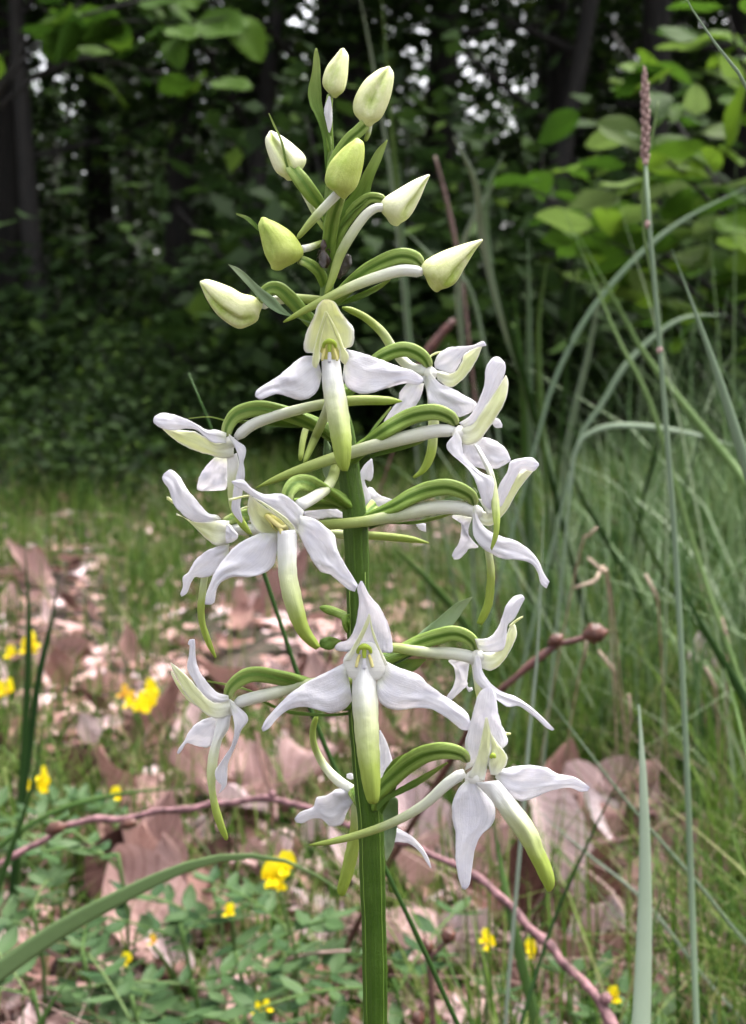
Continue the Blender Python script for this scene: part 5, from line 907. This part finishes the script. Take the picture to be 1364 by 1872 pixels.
# ---------------------------------------------------------------- leafy shrub on the right, hazel sapling on the left
def leafy(name, gx, gy, label, cat, stems, leaves, mat, meshes):
    g = np.array([gx, gy, float(gh(gx, gy))]); t = empty(name, g, label, cat)
    for q in stems:
        C = cr(P(np.array([a[0] for a in q], float), np.array([a[1] for a in q], float), np.array([a[2] for a in q], float)), 16); C = np.vstack([C, g]) if len(q[0]) > 3 else C
        V, F, U = tube3(C, np.linspace(.0015, .005, len(C)), len(C), 6); mk('branch', V, F, M['bark'], t, U)
    for x, y, d, L, yaw, tilt, roll in leaves:
        o = bpy.data.objects.new('leaf', random.choice(meshes)); link(o, t, P(x, y, d)[()], Euler((roll, tilt, yaw)), (L,)*3)
SM = [leafmesh('leaf', 1, w_, 'shrubleaf', 'beech', c_, .25, .025, seed=60+i) for i, (w_, c_) in enumerate(((.5, .3), (.56, -.4), (.46, .5), (.6, .1)))]
HM = [leafmesh('leaf', 1, w_, 'hazel', 'hazel', c_, .2, .03, seed=70+i) for i, (w_, c_) in enumerate(((.85, .3), (.8, -.4)))]
st = [[(1120, 60, 1.7), (1220, 200, 1.65), (1330, 380, 1.6), (1420, 640, 1.6, 0)], [(1160, 250, 1.5), (1260, 330, 1.5), (1380, 480, 1.55), (1420, 640, 1.6)], [(940, 330, 1.7), (1080, 400, 1.65), (1240, 480, 1.6), (1420, 640, 1.6)], [(1330, 30, 1.4), (1380, 200, 1.45), (1400, 420, 1.5), (1420, 640, 1.6)], [(1050, 420, 1.5), (1180, 470, 1.5), (1300, 560, 1.55), (1420, 640, 1.6)], [(1480, 100, 1.6), (1470, 350, 1.6), (1420, 640, 1.6)]]
st = [q if len(q[0]) == 3 else q for q in st]
lv = [(1090, 225, 1.5, .075, -.2, .3, 1.0), (1150, 240, 1.5, .06, 2.6, .3, .9), (1230, 265, 1.5, .06, .2, .2, .8), (1060, 205, 1.5, .06, 2.8, .5, .9), (1330, 270, 1.35, .075, -1.2, -.9, .5), (1290, 265, 1.4, .06, 3, .3, .7), (1300, 405, 1.3, .06, -.3, .3, .9), (1240, 440, 1.4, .085, 2.8, .2, .6), (985, 330, 1.6, .07, 2.9, .2, .3), (1010, 315, 1.6, .06, .1, 0, .2), (1050, 390, 1.6, .07, -2.6, .4, .5), (1330, 440, 1.4, .08, .3, .3, .7), (1330, 350, 1.4, .06, 1.2, .2, .7), (1130, 120, 1.6, .07, .5, .2, .6), (1200, 60, 1.6, .07, .3, .1, .7), (1290, 60, 1.6, .08, 0, .2, .5), (1290, 130, 1.6, .07, .3, .2, .6), (1220, 130, 1.6, .07, 2.8, .2, .6), (1340, 110, 1.5, .07, 0, .2, .5), (1180, 180, 1.6, .06, .2, .3, .6), (1200, 340, 1.6, .06, .2, .3, .6), (1250, 330, 1.6, .05, 2.7, .3, .6)]
r = random.Random(17)
for i in range(170):
    q = r.choice(st); k = r.random()**.8; a = np.array([w_[:3] for w_ in q], float); c = cr(a, 20)[int((1-k)*19)]
    lv.append((c[0]+r.gauss(0, 60), c[1]+r.gauss(0, 44), c[2]+r.gauss(0, .08), r.uniform(.045, .08), r.uniform(-3.1, 3.1), r.uniform(-.2, .45), r.uniform(-.3, .9)))
leafy('shrub', (1420-682)/FPX*1.6, 1.6, 'bright yellow green leafy shrub behind the grass tussock on the right', 'shrub', st, lv, 'shrubleaf', SM)
st = [[(430, 30, 2.5), (330, 45, 2.5), (220, 40, 2.5), (60, 90, 2.55), (-60, 300, 2.6), (-90, 560, 2.6, 0)], [(390, 150, 2.6), (270, 130, 2.6), (120, 110, 2.55), (-30, 220, 2.6)], [(150, 5, 2.5), (60, 60, 2.5), (-20, 200, 2.55)], [(420, -40, 2.5), (300, -10, 2.5), (150, 30, 2.5)]]
lv = [(360, 40, 2.5, .11, -.1, .3, .9), (425, 35, 2.5, .10, -.4, .8, .8), (315, 70, 2.45, .07, -1.2, .9, .6), (255, 15, 2.5, .08, .2, .3, .6), (225, 40, 2.5, .09, 2.9, .2, .5), (150, 60, 2.5, .10, -2.4, .6, .8), (130, 70, 2.5, .09, 2.6, .4, .8), (300, 15, 2.5, .07, .3, .2, .7), (390, 150, 2.6, .09, -.3, .4, .5), (350, 150, 2.6, .08, 2.8, .3, .5), (290, 40, 2.5, .08, .2, .4, .8)]
for i in range(34):
    q = r.choice(st); k = r.random(); c = cr(np.array([w_[:3] for w_ in q], float), 20)[int(k*19)]
    lv.append((c[0]+r.gauss(0, 40), c[1]+r.gauss(0, 28), c[2]+r.gauss(0, .1), r.uniform(.06, .10), r.uniform(-3.1, 3.1), r.uniform(-.1, .6), r.uniform(-.2, .9)))
leafy('hazel_sapling', (-90-682)/FPX*2.6, 2.6, 'hazel sapling with broad leaves hanging over from the left', 'sapling', st, lv, 'hazel', HM)
